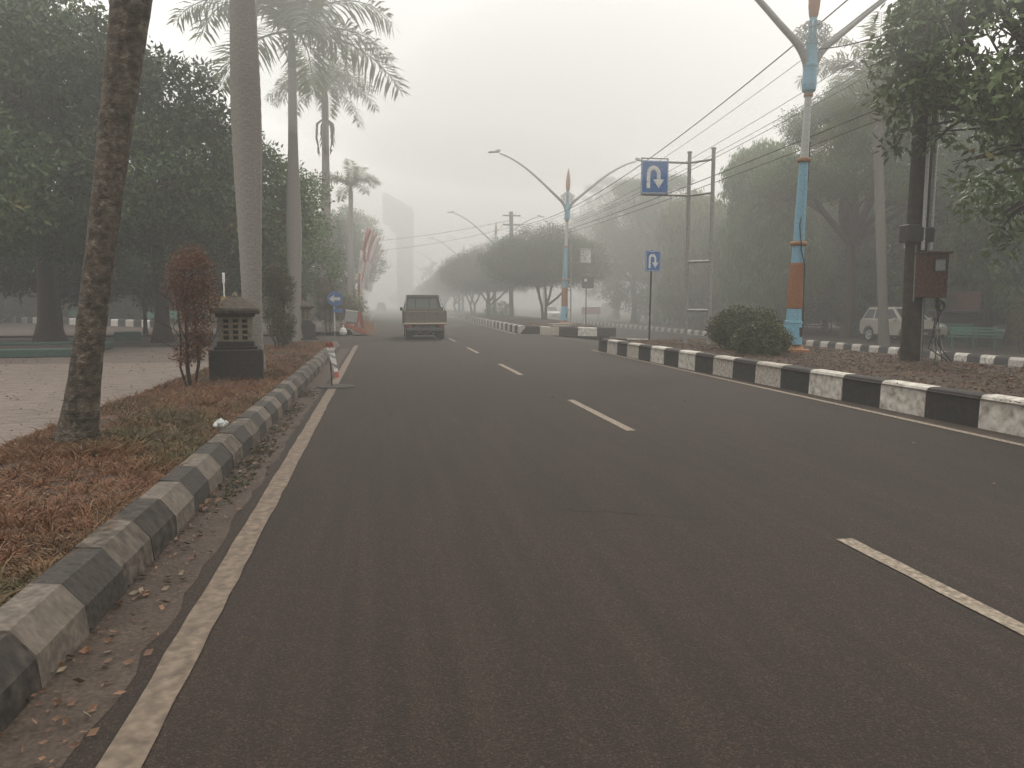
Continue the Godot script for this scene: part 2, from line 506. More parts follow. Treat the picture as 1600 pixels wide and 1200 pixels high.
func setting() -> void:
	var g := G.new()
	g.sheet(-320, 60, 320, -420, -0.72)
	struct("ground", g, M.ground)
	g = G.new()
	g.sheet(-1.75, 14, 7.6, -45, 0.0)
	g.sheet(-1.75, -45, 8.6, -90, 0.0)
	g.sheet(-1.75, -90, 12.0, -330, 0.0)
	struct("main_road", g, M.asphalt)
	g = G.new()
	g.sheet(-60, -26.3, -1.75, -36.5, 0.0)
	struct("side_road", g, M.asphalt)
	# the median opening slopes down to the lower opposite carriageway
	g = G.new()
	g.quad(Vector3(7.6, 0, -23), Vector3(12.2, -0.5, -23), Vector3(12.2, -0.5, -38), Vector3(7.6, 0, -38), Vector3.UP)
	struct("median_opening_road", g, M.asphalt)
	g = G.new()
	g.sheet(12.2, 14, 20.2, -330, -0.5)
	g.sheet(10.5, 14, 12.2, -23, -0.5)
	g.sheet(11.0, -38, 12.2, -330, -0.5)
	struct("opposite_road", g, M.asphalt)
	# painted markings
	struct("edge_line", strip(-0.935, -0.79, 5.0, -28.0, 0.006, 0.006), M.road_paint_worn)
	struct("edge_line", strip(-0.94, -0.80, -37.5, -200.0, 0.006, 0.006), M.road_paint)
	for k in 8:
		var ze := -4.35 - 7.2 * k
		struct("lane_dash", strip(2.84, 2.95, ze + 2.95, ze, 0.006, 0.004), M.road_paint)
	struct("edge_line", strip(6.64, 6.75, 5.0, -23.9, 0.006, 0.004), M.road_paint)
	struct("edge_line", strip(6.45, 6.57, -37.0, -150.0, 0.006, 0.004, -0.024), M.road_paint)
	struct("edge_line", strip(19.45, 19.57, 5.0, -150.0, -0.494, 0.004), M.road_paint)
	# hairline crack across the middle lane
	for q in [[Vector3(3.35, 0.004, -9.2), Vector3(4.7, 0.004, -7.4)], [Vector3(1.2, 0.004, -5.4), Vector3(2.3, 0.004, -4.9)]]:
		g = G.new()
		var pl0: Vector3 = q[0]
		for k in range(1, 19):
			var p1: Vector3 = q[0].lerp(q[1], k / 18.0) + Vector3(rng.randfn() * 0.012, 0, rng.randfn() * 0.014)
			var sd := Vector3(p1.z - pl0.z, 0, pl0.x - p1.x).normalized() * rng.randf_range(0.002, 0.005)
			g.quad(pl0 - sd, pl0 + sd, p1 + sd, p1 - sd, Vector3.UP)
			pl0 = p1
		struct("road_crack", g, M.crack)
	# dusty gutters
	struct("gutter_dust", strip(-1.40, -1.02, 5.0, -26.0, 0.002, 0.03), M.dust)
	struct("gutter_dust", strip(6.80, 7.35, 5.0, -23.2, 0.002, 0.03, 0.0215 * 0.3), M.dust)
	# left verge and plaza
	var nz := FastNoiseLite.new()
	nz.seed = 11
	nz.frequency = 0.5
	struct("left_verge", bumpy(func(z): return -3.45 + 0.12 * sin(z * 0.9) + 0.07 * sin(z * 2.3), func(_z): return -1.60, 6.0, -26.0,
		func(x, z, u): return lerpf(0.125, 0.20, smoothstep(0.0, 0.35, u)) + 0.035 * nz.get_noise_2d(x, z) * sin(PI * u), 10, 130), M.soil)
	struct("left_verge", bumpy(func(_z): return -4.4, func(_z): return -1.50, -36.8, -140.0, func(x, z, u): return 0.18 + 0.04 * nz.get_noise_2d(x, z) * sin(PI * u), 8, 90), M.soil)
	g = G.new()
	g.sheet(-60, 8, -3.2, -26.2, 0.10)
	g.quad(Vector3(-60, -0.1, -26.2), Vector3(-1.6, -0.1, -26.2), Vector3(-1.6, 0.10, -26.2), Vector3(-60, 0.10, -26.2), Vector3(0, 0, -1))
	struct("plaza", g, M.plaza)
	g = G.new()
	g.box(Vector3(-32.0, -0.3, -125.0), Vector3(55.4, 0.8, 177.0), 0.02)
	struct("park_ground_left", g, M.soil)
	# pavers of the plaza: the nearest one by one, the rest as one mass
	var pv := G.new()
	pv.box(Vector3.ZERO, Vector3(0.2005, 0.05, 0.1005), 0.004)
	var pm := pv.mesh()
	var pms := []
	for k in 5: pms.append(mat("paver_%d" % k, lin(0.126 + 0.010 * (k - 2), 0.097 + 0.008 * (k - 2), 0.078 + 0.007 * (k - 2)), 0.92, T.fine, 1.0))
	var spots := []
	for j in 135:
		for i in 42:
			var x := -3.55 - 0.205 * i - (0.1 if j % 2 else 0.0)
			var z := -5.2 - 0.105 * j
			spots.append(Vector3(x, 0.0785 + rng.randf_range(-0.0025, 0.0025), z))
	spots.sort_custom(func(a, b): return a.length_squared() < b.length_squared())
	var pl: Node = get_node("plaza")
	var xs := []
	var cs := []
	for k in spots.size():
		var t := Transform3D(Basis(Vector3.UP, rng.randf_range(-0.02, 0.02)), spots[k])
		if k < 300:
			var o := MeshInstance3D.new()
			o.name = "paver" if k == 0 else "paver_%03d" % k
			o.mesh = pm
			o.material_override = pms[rng.randi() % 5]
			pl.add_child(o)
			o.transform = t
		else:
			xs.append(t)
			var s := rng.randf_range(0.82, 1.16)
			cs.append(Color(0.126 * s, 0.097 * s, 0.078 * s))
	tag(scatter(pm, M.piece, xs, cs, "paver_field", pl), "", "", "", "stuff")
	# medians
	struct("median_soil", bumpy(func(z): return 7.08 + 0.0215 * (z + 7.4), func(_z): return 11.3, 4.0, -23.1,
		func(x, z, u): return 0.36 + 0.025 * nz.get_noise_2d(x, z) * sin(PI * u) - 0.25 * smoothstep(0.82, 1.0, u), 16, 90), M.soil)
	struct("median_soil", bumpy(func(z): return 6.95 + 0.026 * (-37.2 - z), func(z): return 11.4 + 2.4 * smoothstep(-37.0, -60.0, z), -37.4, -190.0,
		func(x, z, u): return 0.34 + 0.025 * nz.get_noise_2d(x, z) * sin(PI * u) - 0.22 * smoothstep(0.85, 1.0, u), 12, 120), M.soil)
	g = G.new()
	g.quad(Vector3(11.3, -0.6, 4), Vector3(11.3, 0.15, 4), Vector3(11.3, 0.15, -23.1), Vector3(11.3, -0.6, -23.1), Vector3.RIGHT)
	g.quad(Vector3(6.9, -0.6, -23.1), Vector3(11.3, -0.6, -23.1), Vector3(11.3, 0.36, -23.1), Vector3(6.9, 0.36, -23.1), Vector3(0, 0, -1))
	struct("median_side", g, M.concrete)
	# right park ground
	g = G.new()
	g.box(Vector3(60.1, -0.5, -160.0), Vector3(80.0, 0.36, 350.0), 0.02)
	struct("park_ground_right", g, M.soil)
	# kerbs
	var bw := [M.kerb_grey, M.kerb_white_dirty]
	var lp := PackedVector2Array([Vector2(0.0, -0.02), Vector2(-0.015, 0.135), Vector2(-0.105, 0.245), Vector2(-0.235, 0.255), Vector2(-0.315, 0.17), Vector2(-0.32, -0.02)])
	var kl := kerb_group("left_kerb", "low bevelled kerb of worn grey and black blocks along the left verge")
	kerb_row(kl, Vector3(-1.33, 0, 0.95), Vector3(-1.33, 0, -26.1), _flipx(lp), 0.51, bw, 1)
	var kl2 := kerb_group("left_kerb", "hazy far kerb along the left verge beyond the side road")
	kerb_row(kl2, Vector3(-1.33, 0, -37.3), Vector3(-1.33, 0, -110.0), _flipx(lp), 0.8, bw, 0)
	var rp := PackedVector2Array([Vector2(0.0, -0.03), Vector2(0.012, 0.35), Vector2(0.035, 0.395), Vector2(0.08, 0.41), Vector2(0.24, 0.41), Vector2(0.25, -0.03)])
	var bw2 := [M.kerb_black, M.kerb_white]
	var kr := kerb_group("median_kerb", "tall black and white kerb of the near median on the right")
	kerb_row(kr, Vector3(6.755, 0, -23.4), Vector3(7.225, 0, -1.8), rp, 0.9, bw2, 0)
	kerb_row(kr, Vector3(11.0, -0.12, -23.55), Vector3(6.76, 0, -23.42), rp, 0.85, bw2, 0)
	var km := kerb_group("median_kerb", "tall black and white kerb round the hazy median beyond the opening")
	kerb_row(km, Vector3(11.5, -0.12, -36.75), Vector3(6.76, 0.0, -37.15), _flipx(rp), 0.95, bw2, 0)
	kerb_row(km, Vector3(6.74, 0, -37.15), Vector3(9.1, 0, -128.0), _flipx(rp), 0.92, bw2, 1)
	var fp := PackedVector2Array([Vector2(0.0, -0.02), Vector2(0.02, 0.2), Vector2(0.08, 0.275), Vector2(0.22, 0.28), Vector2(0.24, -0.02)])
	var kf := kerb_group("far_kerb", "low black and white kerb on the far side of the opposite carriageway")
	kerb_row(kf, Vector3(19.85, -0.5, -100.0), Vector3(19.85, -0.5, -12.0), fp, 0.6, bw2, 0)
	var kp := kerb_group("park_kerb", "row of white and dark kerb blocks under the park trees on the left")
	kerb_row(kp, Vector3(-12.0, 0.12, -46.5), Vector3(-32.0, 0.12, -67.6), _flipx(rp), 0.95, [M.kerb_white, M.kerb_black], 0)
	# side wall of the far median towards the lower carriageway
	g = G.new()
	for k in 30:
		var z0 := -37.4 - 5.0 * k
		var x0 := 11.4 + 2.4 * smoothstep(-37.0, -60.0, z0)
		var x1 := 11.4 + 2.4 * smoothstep(-37.0, -60.0, z0 - 5.0)
		g.quad(Vector3(x0, -0.6, z0), Vector3(x0, 0.13, z0), Vector3(x1, 0.13, z0 - 5.0), Vector3(x1, -0.6, z0 - 5.0), Vector3.RIGHT)
	struct("median_side", g, M.concrete)

func _flipx(p: PackedVector2Array) -> PackedVector2Array:
	# local +x points to the left of travel a -> b; profiles are drawn away from the road
	var r := PackedVector2Array()
	for q in p: r.append(Vector2(-q.x, q.y))
	return r

# ---------- plants ----------
func leaf_clump(n: int, r: float, L: float, W: float, hang := 0.0) -> ArrayMesh:
	var g := G.new()
	for k in n:
		var d := Vector3(rng.randfn(), rng.randfn() * 0.8, rng.randfn()).normalized()
		var p := d * r * pow(rng.randf(), 0.5)
		var ax := (d + Vector3(rng.randfn(), rng.randfn(), rng.randfn()) * 0.6).normalized()
		ax = ax.lerp(Vector3.DOWN, hang).normalized() if ax.lerp(Vector3.DOWN, hang).length() > 0.05 else Vector3.DOWN
		var sd := ax.cross(Vector3(rng.randfn(), rng.randfn() + 0.5, rng.randfn())).normalized()
		var up := sd.cross(ax)
		var l := L * rng.randf_range(0.7, 1.25)
		var w := W * rng.randf_range(0.8, 1.2)
		var mid := p + ax * l * 0.45 - up * l * 0.03
		var tip := p + ax * l - up * l * 0.14
		g.tri(p, mid + sd * w, mid - sd * w, up)
		g.tri(tip, mid + sd * w, mid - sd * w, up)
	return g.mesh()

func crown_points(lobes: Array, per: float, gap: float, sd: int, flat := 1.0, tone := [Color(0.035, 0.06, 0.022), Color(0.075, 0.105, 0.035)], s0 := 0.75, s1 := 1.3, upright := false) -> Array:
	var nz := FastNoiseLite.new()
	nz.seed = sd
	nz.frequency = 0.35
	var xs := []
	var cs := []
	for lb in lobes:
		var n := int(per * lb[3] * lb[3] * (flat if flat < 1.0 else 1.0))
		var off := rng.randf_range(-0.25, 0.25)
		for k in n:
			var d := Vector3(rng.randfn(), rng.randfn(), rng.randfn()).normalized()
			var q: Vector3 = d * lb[3] * (0.45 + 0.6 * pow(rng.randf(), 0.6)) * Vector3(1, flat, 1)
			var p := Vector3(lb[0], lb[1], lb[2]) + q
			if nz.get_noise_3d(p.x * 1.6, p.y * 1.6, p.z * 1.6) < gap: continue
			if p.y < 0.25: continue
			var s := rng.randf_range(s0, s1)
			var b := Basis(Vector3.UP, rng.randf() * TAU)
			if not upright: b = b * Basis(Vector3.RIGHT, rng.randf_range(-0.9, 0.9)) * Basis(Vector3.FORWARD, rng.randf_range(-0.9, 0.9))
			xs.append(Transform3D(b.scaled(Vector3(s, s, s)), p))
			var f := clampf(rng.randf() * 0.8 + off + 0.35 * nz.get_noise_3d(p.x, p.y + 50.0, p.z) + 0.1, 0.0, 1.0)
			var c: Color = tone[0].lerp(tone[1], f)
			if rng.randf() < 0.03: c = c.lerp(Color(0.16, 0.11, 0.03), 0.6)
			cs.append(c)
	return [xs, cs]

func tree(called: String, label: String, group: String, base: Vector3, r: float, fork: float, lobes: Array, clump: Mesh, per: float, gap := -0.35, flat := 1.0, tone := [Color(0.035, 0.06, 0.022), Color(0.075, 0.105, 0.035)], lean := Vector3.ZERO, stems := 1, upright := false) -> Node3D:
	# lobes in world coordinates; the thing stands at its base
	var t := thing(called, label, "tree", base, 0.0, group)
	var g := G.new()
	for s in stems:
		var o := Vector3(rng.randf_range(-0.6, 0.6), 0, rng.randf_range(-0.6, 0.6)) * (0.0 if stems == 1 else 1.0)
		var top := Vector3(0, fork, 0) + lean + o
		var pts := []
		var rad := []
		for k in 7:
			var u := k / 6.0
			pts.append(o * 0.4 * (1.0 - u) + (top - o * 0.4) * u + o * 0.4 * u + Vector3(sin(u * 5.0 + s) * 0.08, 0, cos(u * 4.0 + s) * 0.07) * fork * 0.2 * u)
			rad.append(r / sqrt(stems) * (1.0 - 0.35 * u) * (1.0 + 0.55 * exp(-u * 14.0)))
		pts[0].y = -0.15
		g.tube(pts, rad, 9)
		top = pts[6]
		for i in lobes.size():
			if stems > 1 and i % stems != s and lobes.size() > stems: continue
			var lb: Array = lobes[i]
			var c := Vector3(lb[0], lb[1], lb[2]) - base
			var lp := []
			var lr := []
			var bend := Vector3(rng.randfn(), rng.randfn() * 0.4, rng.randfn()) * 0.12 * (c - top).length()
			for k in 6:
				var u := k / 5.0
				lp.append(top.lerp(c + Vector3(0, lb[3] * 0.3, 0), u) + bend * sin(u * PI))
				lr.append(r / sqrt(stems) * 0.6 * (1.0 - 0.82 * u) + 0.012)
			g.tube(lp, lr, 6)
			for k in 4:
				var e: Vector3 = Vector3(rng.randfn(), rng.randfn() * 0.7, rng.randfn()).normalized() * lb[3] * 0.85 * Vector3(1, flat, 1)
				var u0: Vector3 = lp[2 + k % 3]
				g.tube([u0, u0.lerp(c + e, 0.5) + Vector3(0, 0.1, 0), c + e], [r * 0.16 + 0.01, r * 0.09 + 0.008, 0.006], 5)
	obj(g, "trunk", M.bark, t)
	var cp := crown_points(lobes, per, gap, rng.randi() % 1000, flat, tone, 0.75, 1.3, upright)
	for i in cp[0].size(): cp[0][i].origin -= base
	scatter(clump, M.leaf, cp[0], cp[1], "crown", t).set_meta("kind", "stuff")
	return t

func frond_mesh(a0: float, a1: float, L: float, ll: float, plum: float) -> ArrayMesh:
	var g := G.new()
	var p := Vector3.ZERO
	var pts := []
	var dirs := []
	var N := 26
	for k in N + 1:
		var u := float(k) / N
		var an := deg_to_rad(lerpf(a0, a1, pow(u, 1.3)))
		var d := Vector3(cos(an), sin(an), 0)
		pts.append(p); dirs.append(d)
		p += d * L / N
	var rr := []
	for k in N + 1: rr.append(0.035 * (1.0 - 0.9 * k / N) + 0.003)
	g.tube(pts, rr, 5)
	for k in range(4, 79):
		var u := k / 78.0
		var i := mini(int(u * N), N - 1)
		var o: Vector3 = pts[i].lerp(pts[i + 1], u * N - i)
		var d: Vector3 = dirs[i]
		var up := Vector3(-d.y, d.x, 0)
		for sd in [-1.0, 1.0]:
			var el := rng.randf_range(-plum, plum)
			var l := ll * (0.35 + 0.65 * sin(PI * clampf(u * 0.86 + 0.12, 0, 1))) * rng.randf_range(0.85, 1.1)
			var v := (Vector3(0, 0, sd) * cos(el) + up * sin(el)).normalized()
			v = (v + d * rng.randf_range(0.35, 0.7)).normalized()
			var w := v.cross(up).normalized() * 0.034
			if w.length() < 0.01: w = d * 0.034
			var m := o + v * l * 0.5 + Vector3(0, -0.04 * l, 0)
			var e := o + v * l * 0.92 + Vector3(0, -0.24 * l, 0)
			g.tri(o, m + w, m - w, up)
			g.tri(e, m + w, m - w, up)
	return g.mesh()

var fronds := []
var palm_leaf: StandardMaterial3D
var palm_leaf2: StandardMaterial3D

func palm(label: String, base: Vector3, top: Vector3, r0: float, r1: float, scale: float, nf: int, group: String, bark: Material, dead := 0, shaft := 1.4, bulge := 0.0, els := [0, 1, 1, 2, 2, 3], az0 := 0.0, bc := 0.5, bow := 0.0, flare := 0.45) -> Node3D:
	var t := thing("palm_tree", label, "palm tree", base, 0.0, group)
	var g := G.new()
	var pts := []
	var rad := []
	var h := (top - base).length()
	var n := int(h / 0.11)
	for k in n + 1:
		var u := float(k) / n
		var q := (top - base) * u
		q += (top - base) * Vector3(1, 0, 1) * (bow * sin(PI * u))
		pts.append(q)
		var rr := lerpf(r0, r1, u) * (1.0 + flare * exp(-u * h * 2.0)) + bulge * exp(-pow((u - bc) * 5.0, 2))
		rad.append(rr * (1.0 + (0.012 if k % 2 else -0.008) + rng.randf_range(-0.006, 0.006)))
	pts[0].y -= 0.12
	g.tube(pts, rad, 20)
	obj(g, "trunk", bark, t)
	var ct: Vector3 = top - base
	if shaft > 0.0:
		g = G.new()
		var sp := []
		var sr := []
		for k in 9:
			var u := k / 8.0
			sp.append(ct + Vector3(0, shaft * u, 0))
			sr.append(r1 * (0.95 + 0.18 * sin(u * 2.6) - 0.55 * u * u))
		g.tube(sp, sr, 14)
		obj(g, "crownshaft", M.crownshaft, t)
	var hub := ct + Vector3(0, shaft * 0.97, 0)
	for k in nf:
		var v: int = els[k % els.size()]
		var o := put(fronds[v][rng.randi() % 2], "frond", palm_leaf if k % 3 else palm_leaf2, t)
		var az := az0 + TAU * k * 0.382 + rng.randf_range(-0.15, 0.15)
		var sc := scale * rng.randf_range(0.9, 1.08)
		o.transform = Transform3D((Basis(Vector3.UP, az) * Basis(Vector3.RIGHT, rng.randf_range(-0.25, 0.25))).scaled(Vector3(sc, sc, sc)), hub)
	for k in dead:
		var g3 := G.new()
		var az := TAU * k / dead + 0.4
		var d := Vector3(cos(az), 0, sin(az))
		var L := rng.randf_range(1.0, 1.9)
		var o0 := ct + d * r1 * 0.9
		g3.tube([o0 + Vector3(0, 0.1, 0), o0 + d * 0.28 - Vector3(0, 0.15, 0), o0 + d * 0.34 - Vector3(0, L * 0.5, 0), o0 + d * 0.16 - Vector3(0, L, 0)], [0.05, 0.075, 0.06, 0.015], 5)
		for j in 8:
			var q := o0 + d * 0.3 - Vector3(0, L * (0.25 + 0.09 * j), 0)
			var w := Vector3(rng.randfn(), 0, rng.randfn()).normalized() * 0.05
			g3.tri(q - w, q + w, q + w * 3.0 - Vector3(0, 0.4, 0), Vector3(0, 0, 1))
		obj(g3, "dead_frond", M.dead_frond, t)
	return t

func tuft_mesh(n: int, h: float) -> ArrayMesh:
	var g := G.new()
	for k in n:
		var a := rng.randf() * TAU
		var o := Vector3(cos(a), 0, sin(a)) * rng.randf() * 0.05
		var d := Vector3(rng.randfn() * 0.5, 1.0, rng.randfn() * 0.5).normalized()
		var s := d.cross(Vector3(rng.randfn(), 0.2, rng.randfn())).normalized() * 0.0035
		var l := h * rng.randf_range(0.5, 1.2)
		var m := o + d * l * 0.6
		var e := o + d * l + Vector3(d.x, -0.25, d.z) * l * 0.45
		g.tri(o - s, o + s, m + s * 0.8, Vector3(0.2, 1, 0.4)); g.tri(o - s, m + s * 0.8, m - s * 0.8, Vector3(0.2, 1, 0.4))
		g.tri(m - s * 0.8, m + s * 0.8, e, Vector3(0.2, 1, 0.4))
	return g.mesh()

func fallen_leaf(L: float) -> ArrayMesh:
	var g := G.new()
	var w := L * 0.24
	var a := Vector3(-L * 0.5, 0.004, 0)
	var b := Vector3(0, 0.0, w)
	var c := Vector3(L * 0.5, 0.012, 0)
	var d := Vector3(0, 0.014, -w)
	var m := Vector3(0, 0.002, 0)
	for q in [[a, b, m], [b, c, m], [c, d, m], [d, a, m]]: g.tri(q[0], q[1], q[2], Vector3.UP)
	return g.mesh()

func ground_cover() -> void:
	var nz := FastNoiseLite.new()
	nz.seed = 21
	nz.frequency = 0.55
	var tm := tuft_mesh(13, 0.066)
	var tl := tuft_mesh(12, 0.16)
	var xs := []
	var cs := []
	var xl := []
	var cl := []
	for k in 36000:
		var z := -2.2 - 24.0 * pow(rng.randf(), 1.7)
		var x := rng.randf_range(-3.62, -1.58)
		var f := nz.get_noise_2d(x * 0.9, z * 0.55) + 0.55 * nz.get_noise_2d(x * 4.0, z * 4.0)
		if x < -3.3 and rng.randf() < 0.55: continue
		if rng.randf() < 0.25 and f < -0.1: continue
		var s := rng.randf_range(0.6, 1.25)
		var t := Transform3D(Basis(Vector3.UP, rng.randf() * TAU).scaled(Vector3(s, s, s)), Vector3(x, (0.19 if x > -2.9 else 0.14) - 0.015, z))
		var green := clampf(0.5 + f * 1.5 - 0.36 - (0.25 if z > -5.5 and x > -2.4 else 0.0) * -1.0, 0.0, 1.0)
		var c := Color(0.150, 0.070, 0.034).lerp(Color(0.066, 0.058, 0.022), green) * rng.randf_range(0.6, 1.35)
		if rng.randf() < 0.06: c = Color(0.18, 0.12, 0.07) * rng.randf_range(0.7, 1.2)
		c.a = 1.0
		if rng.randf() < 0.10 or (absf(x + 2.75) < 0.55 and absf(z + 7.45) < 0.55): xl.append(t); cl.append(c)
		else: xs.append(t); cs.append(c)
	# weeds in the gutter
	for k in 420:
		var cz: float = [-8.2, -7.4, -9.4, -11.0, -6.4, -13.0][k % 6]
		var x := -1.22 + rng.randfn() * 0.07
		var s := rng.randf_range(0.3, 0.7)
		xs.append(Transform3D(Basis(Vector3.UP, rng.randf() * TAU).scaled(Vector3(s, s, s)), Vector3(x, 0.0, cz + rng.randfn() * 0.35)))
		cs.append(Color(0.05, 0.044, 0.021) * rng.randf_range(0.7, 1.2))
	# thin grass on the medians
	for k in 12000:
		var z := -4.0 - 19.0 * rng.randf()
		var x := rng.randf_range(7.15, 11.2)
		if rng.randf() < 0.45 and z > -19.0: continue
		var s := rng.randf_range(0.35, 0.9)
		xs.append(Transform3D(Basis(Vector3.UP, rng.randf() * TAU).scaled(Vector3(s, s, s)), Vector3(x, 0.35, z)))
		var c := Color(0.125, 0.064, 0.034).lerp(Color(0.058, 0.06, 0.025), clampf(0.35 + nz.get_noise_2d(x, z) * 1.5 + (0.35 if z < -18.5 else 0.0), 0, 1)) * rng.randf_range(0.6, 1.3)
		cs.append(c)
	for k in 4000:
		var z := -37.6 - 50.0 * rng.randf()
		var s := rng.randf_range(0.5, 1.2)
		xs.append(Transform3D(Basis(Vector3.UP, rng.randf() * TAU).scaled(Vector3(s, s, s)), Vector3(rng.randf_range(7.3, 11.2), 0.33, z)))
		cs.append(Color(0.12, 0.068, 0.037).lerp(Color(0.06, 0.06, 0.028), rng.randf()) * rng.randf_range(0.7, 1.2))
	tag(scatter(tm, M.dry, xs, cs, "dry_grass", self), "reddish brown dry grass covering the verge and the medians", "grass", "", "stuff")
	tag(scatter(tl, M.dry, xl, cl, "tall_grass", self), "taller grass blades round the foot of the leaning trunk", "grass", "", "stuff")
	# leaf litter
	xs = []
	cs = []
	for k in 8600:
		var p: Vector3
		var u := rng.randf()
		if u < 0.43: p = Vector3(rng.randf_range(7.1, 11.2), 0.372, -3.5 - 19.5 * rng.randf())
		elif u < 0.48: p = Vector3(rng.randf_range(-3.5, -1.6), 0.215, -2.2 - 23.0 * pow(rng.randf(), 1.5))
		elif u < 0.53: p = Vector3(-1.0 - 0.34 * pow(rng.randf(), 0.7), 0.008, -2.2 - 10.0 * pow(rng.randf(), 1.4))
		elif u < 0.545: p = Vector3(rng.randf_range(-1.0, 6.6), 0.01, -2.5 - 18.0 * rng.randf())
		elif u < 0.74: p = Vector3(rng.randf_range(-12.0, -3.6), 0.115, -5.0 - 19.0 * rng.randf())
		elif u < 0.80: p = Vector3(rng.randfn() * 1.1 - 9.8, 0.125, rng.randfn() * 0.5 - 20.0)
		else: p = Vector3(rng.randf_range(7.4, 12.0), 0.37, -37.8 - 40.0 * rng.randf())
		if u >= 0.53 and u < 0.545 and rng.randf() < 0.7: continue
		var s := rng.randf_range(0.35, 1.2) * (0.75 if u >= 0.53 and u < 0.545 else 1.0)
		xs.append(Transform3D((Basis(Vector3.UP, rng.randf() * TAU) * Basis(Vector3.RIGHT, rng.randfn() * 0.28)).scaled(Vector3(s, s, s)), p + Vector3(0, rng.randf() * 0.012, 0)))
		var c := Color(0.16, 0.08, 0.042).lerp(Color(0.075, 0.04, 0.024), rng.randf()) * rng.randf_range(0.7, 1.25)
		if rng.randf() < 0.12: c = Color(0.17, 0.125, 0.08) * rng.randf_range(0.8, 1.1)
		cs.append(c)
	for k in 11000:
		var far := k > 8000
		var p := Vector3(rng.randf_range(7.08, 11.25), 0.362, -3.5 - 19.5 * rng.randf()) if not far else Vector3(rng.randf_range(7.3, 11.8), 0.345, -37.6 - 30.0 * rng.randf())
		var s := rng.randf_range(0.4, 1.1)
		xs.append(Transform3D((Basis(Vector3.UP, rng.randf() * TAU) * Basis(Vector3.RIGHT, rng.randfn() * 0.35)).scaled(Vector3(s, s, s)), p + Vector3(0, rng.randf() * 0.03, 0)))
		cs.append(Color(0.155, 0.072, 0.038).lerp(Color(0.06, 0.034, 0.021), rng.randf()) * rng.randf_range(0.7, 1.3))
	tag(scatter(fallen_leaf(0.05), M.dry, xs, cs, "leaf_litter", self), "scattered brown fallen leaves on verge, gutter and medians", "leaves", "", "stuff")

func shrub(called: String, label: String, group: String, base: Vector3, lobes: Array, clump: Mesh, per: float, tone: Array, stems: int, spread: float, gap := -0.5, flat := 1.0) -> Node3D:
	var t := thing(called, label, "shrub", base, 0.0, group)
	var hi := 0.0
	for lb in lobes: hi = maxf(hi, lb[1] - base.y)
	for s in stems:
		var g := G.new()
		var a := TAU * s / stems + 0.5
		var d := Vector3(cos(a), 0, sin(a)) * spread
		var h := hi * rng.randf_range(0.75, 1.0)
		g.tube([Vector3(0, -0.1, 0) + d * 0.25, d * 0.9 + Vector3(0, h * 0.22, 0), d * 0.75 + Vector3(0, h * 0.5, 0), d * rng.randf_range(0.3, 1.2) + Vector3(0, h, 0)], [0.022, 0.018, 0.014, 0.005], 6)
		for k in 5:
			var y := h * rng.randf_range(0.25, 0.8)
			var q := d * 0.8 + Vector3(0, y, 0)
			g.tube([q, q + Vector3(rng.randfn() * 0.14, 0.16, rng.randfn() * 0.14), q + Vector3(rng.randfn() * 0.26, 0.42, rng.randfn() * 0.26)], [0.009, 0.006, 0.003], 4)
		obj(g, "stem", M.bark, t)
	var cp := crown_points(lobes, per, gap, rng.randi() % 1000, flat, tone, 0.7, 1.25)
	for i in cp[0].size(): cp[0][i].origin -= base
	scatter(clump, M.leaf, cp[0], cp[1], "foliage", t).set_meta("kind", "stuff")
	return t

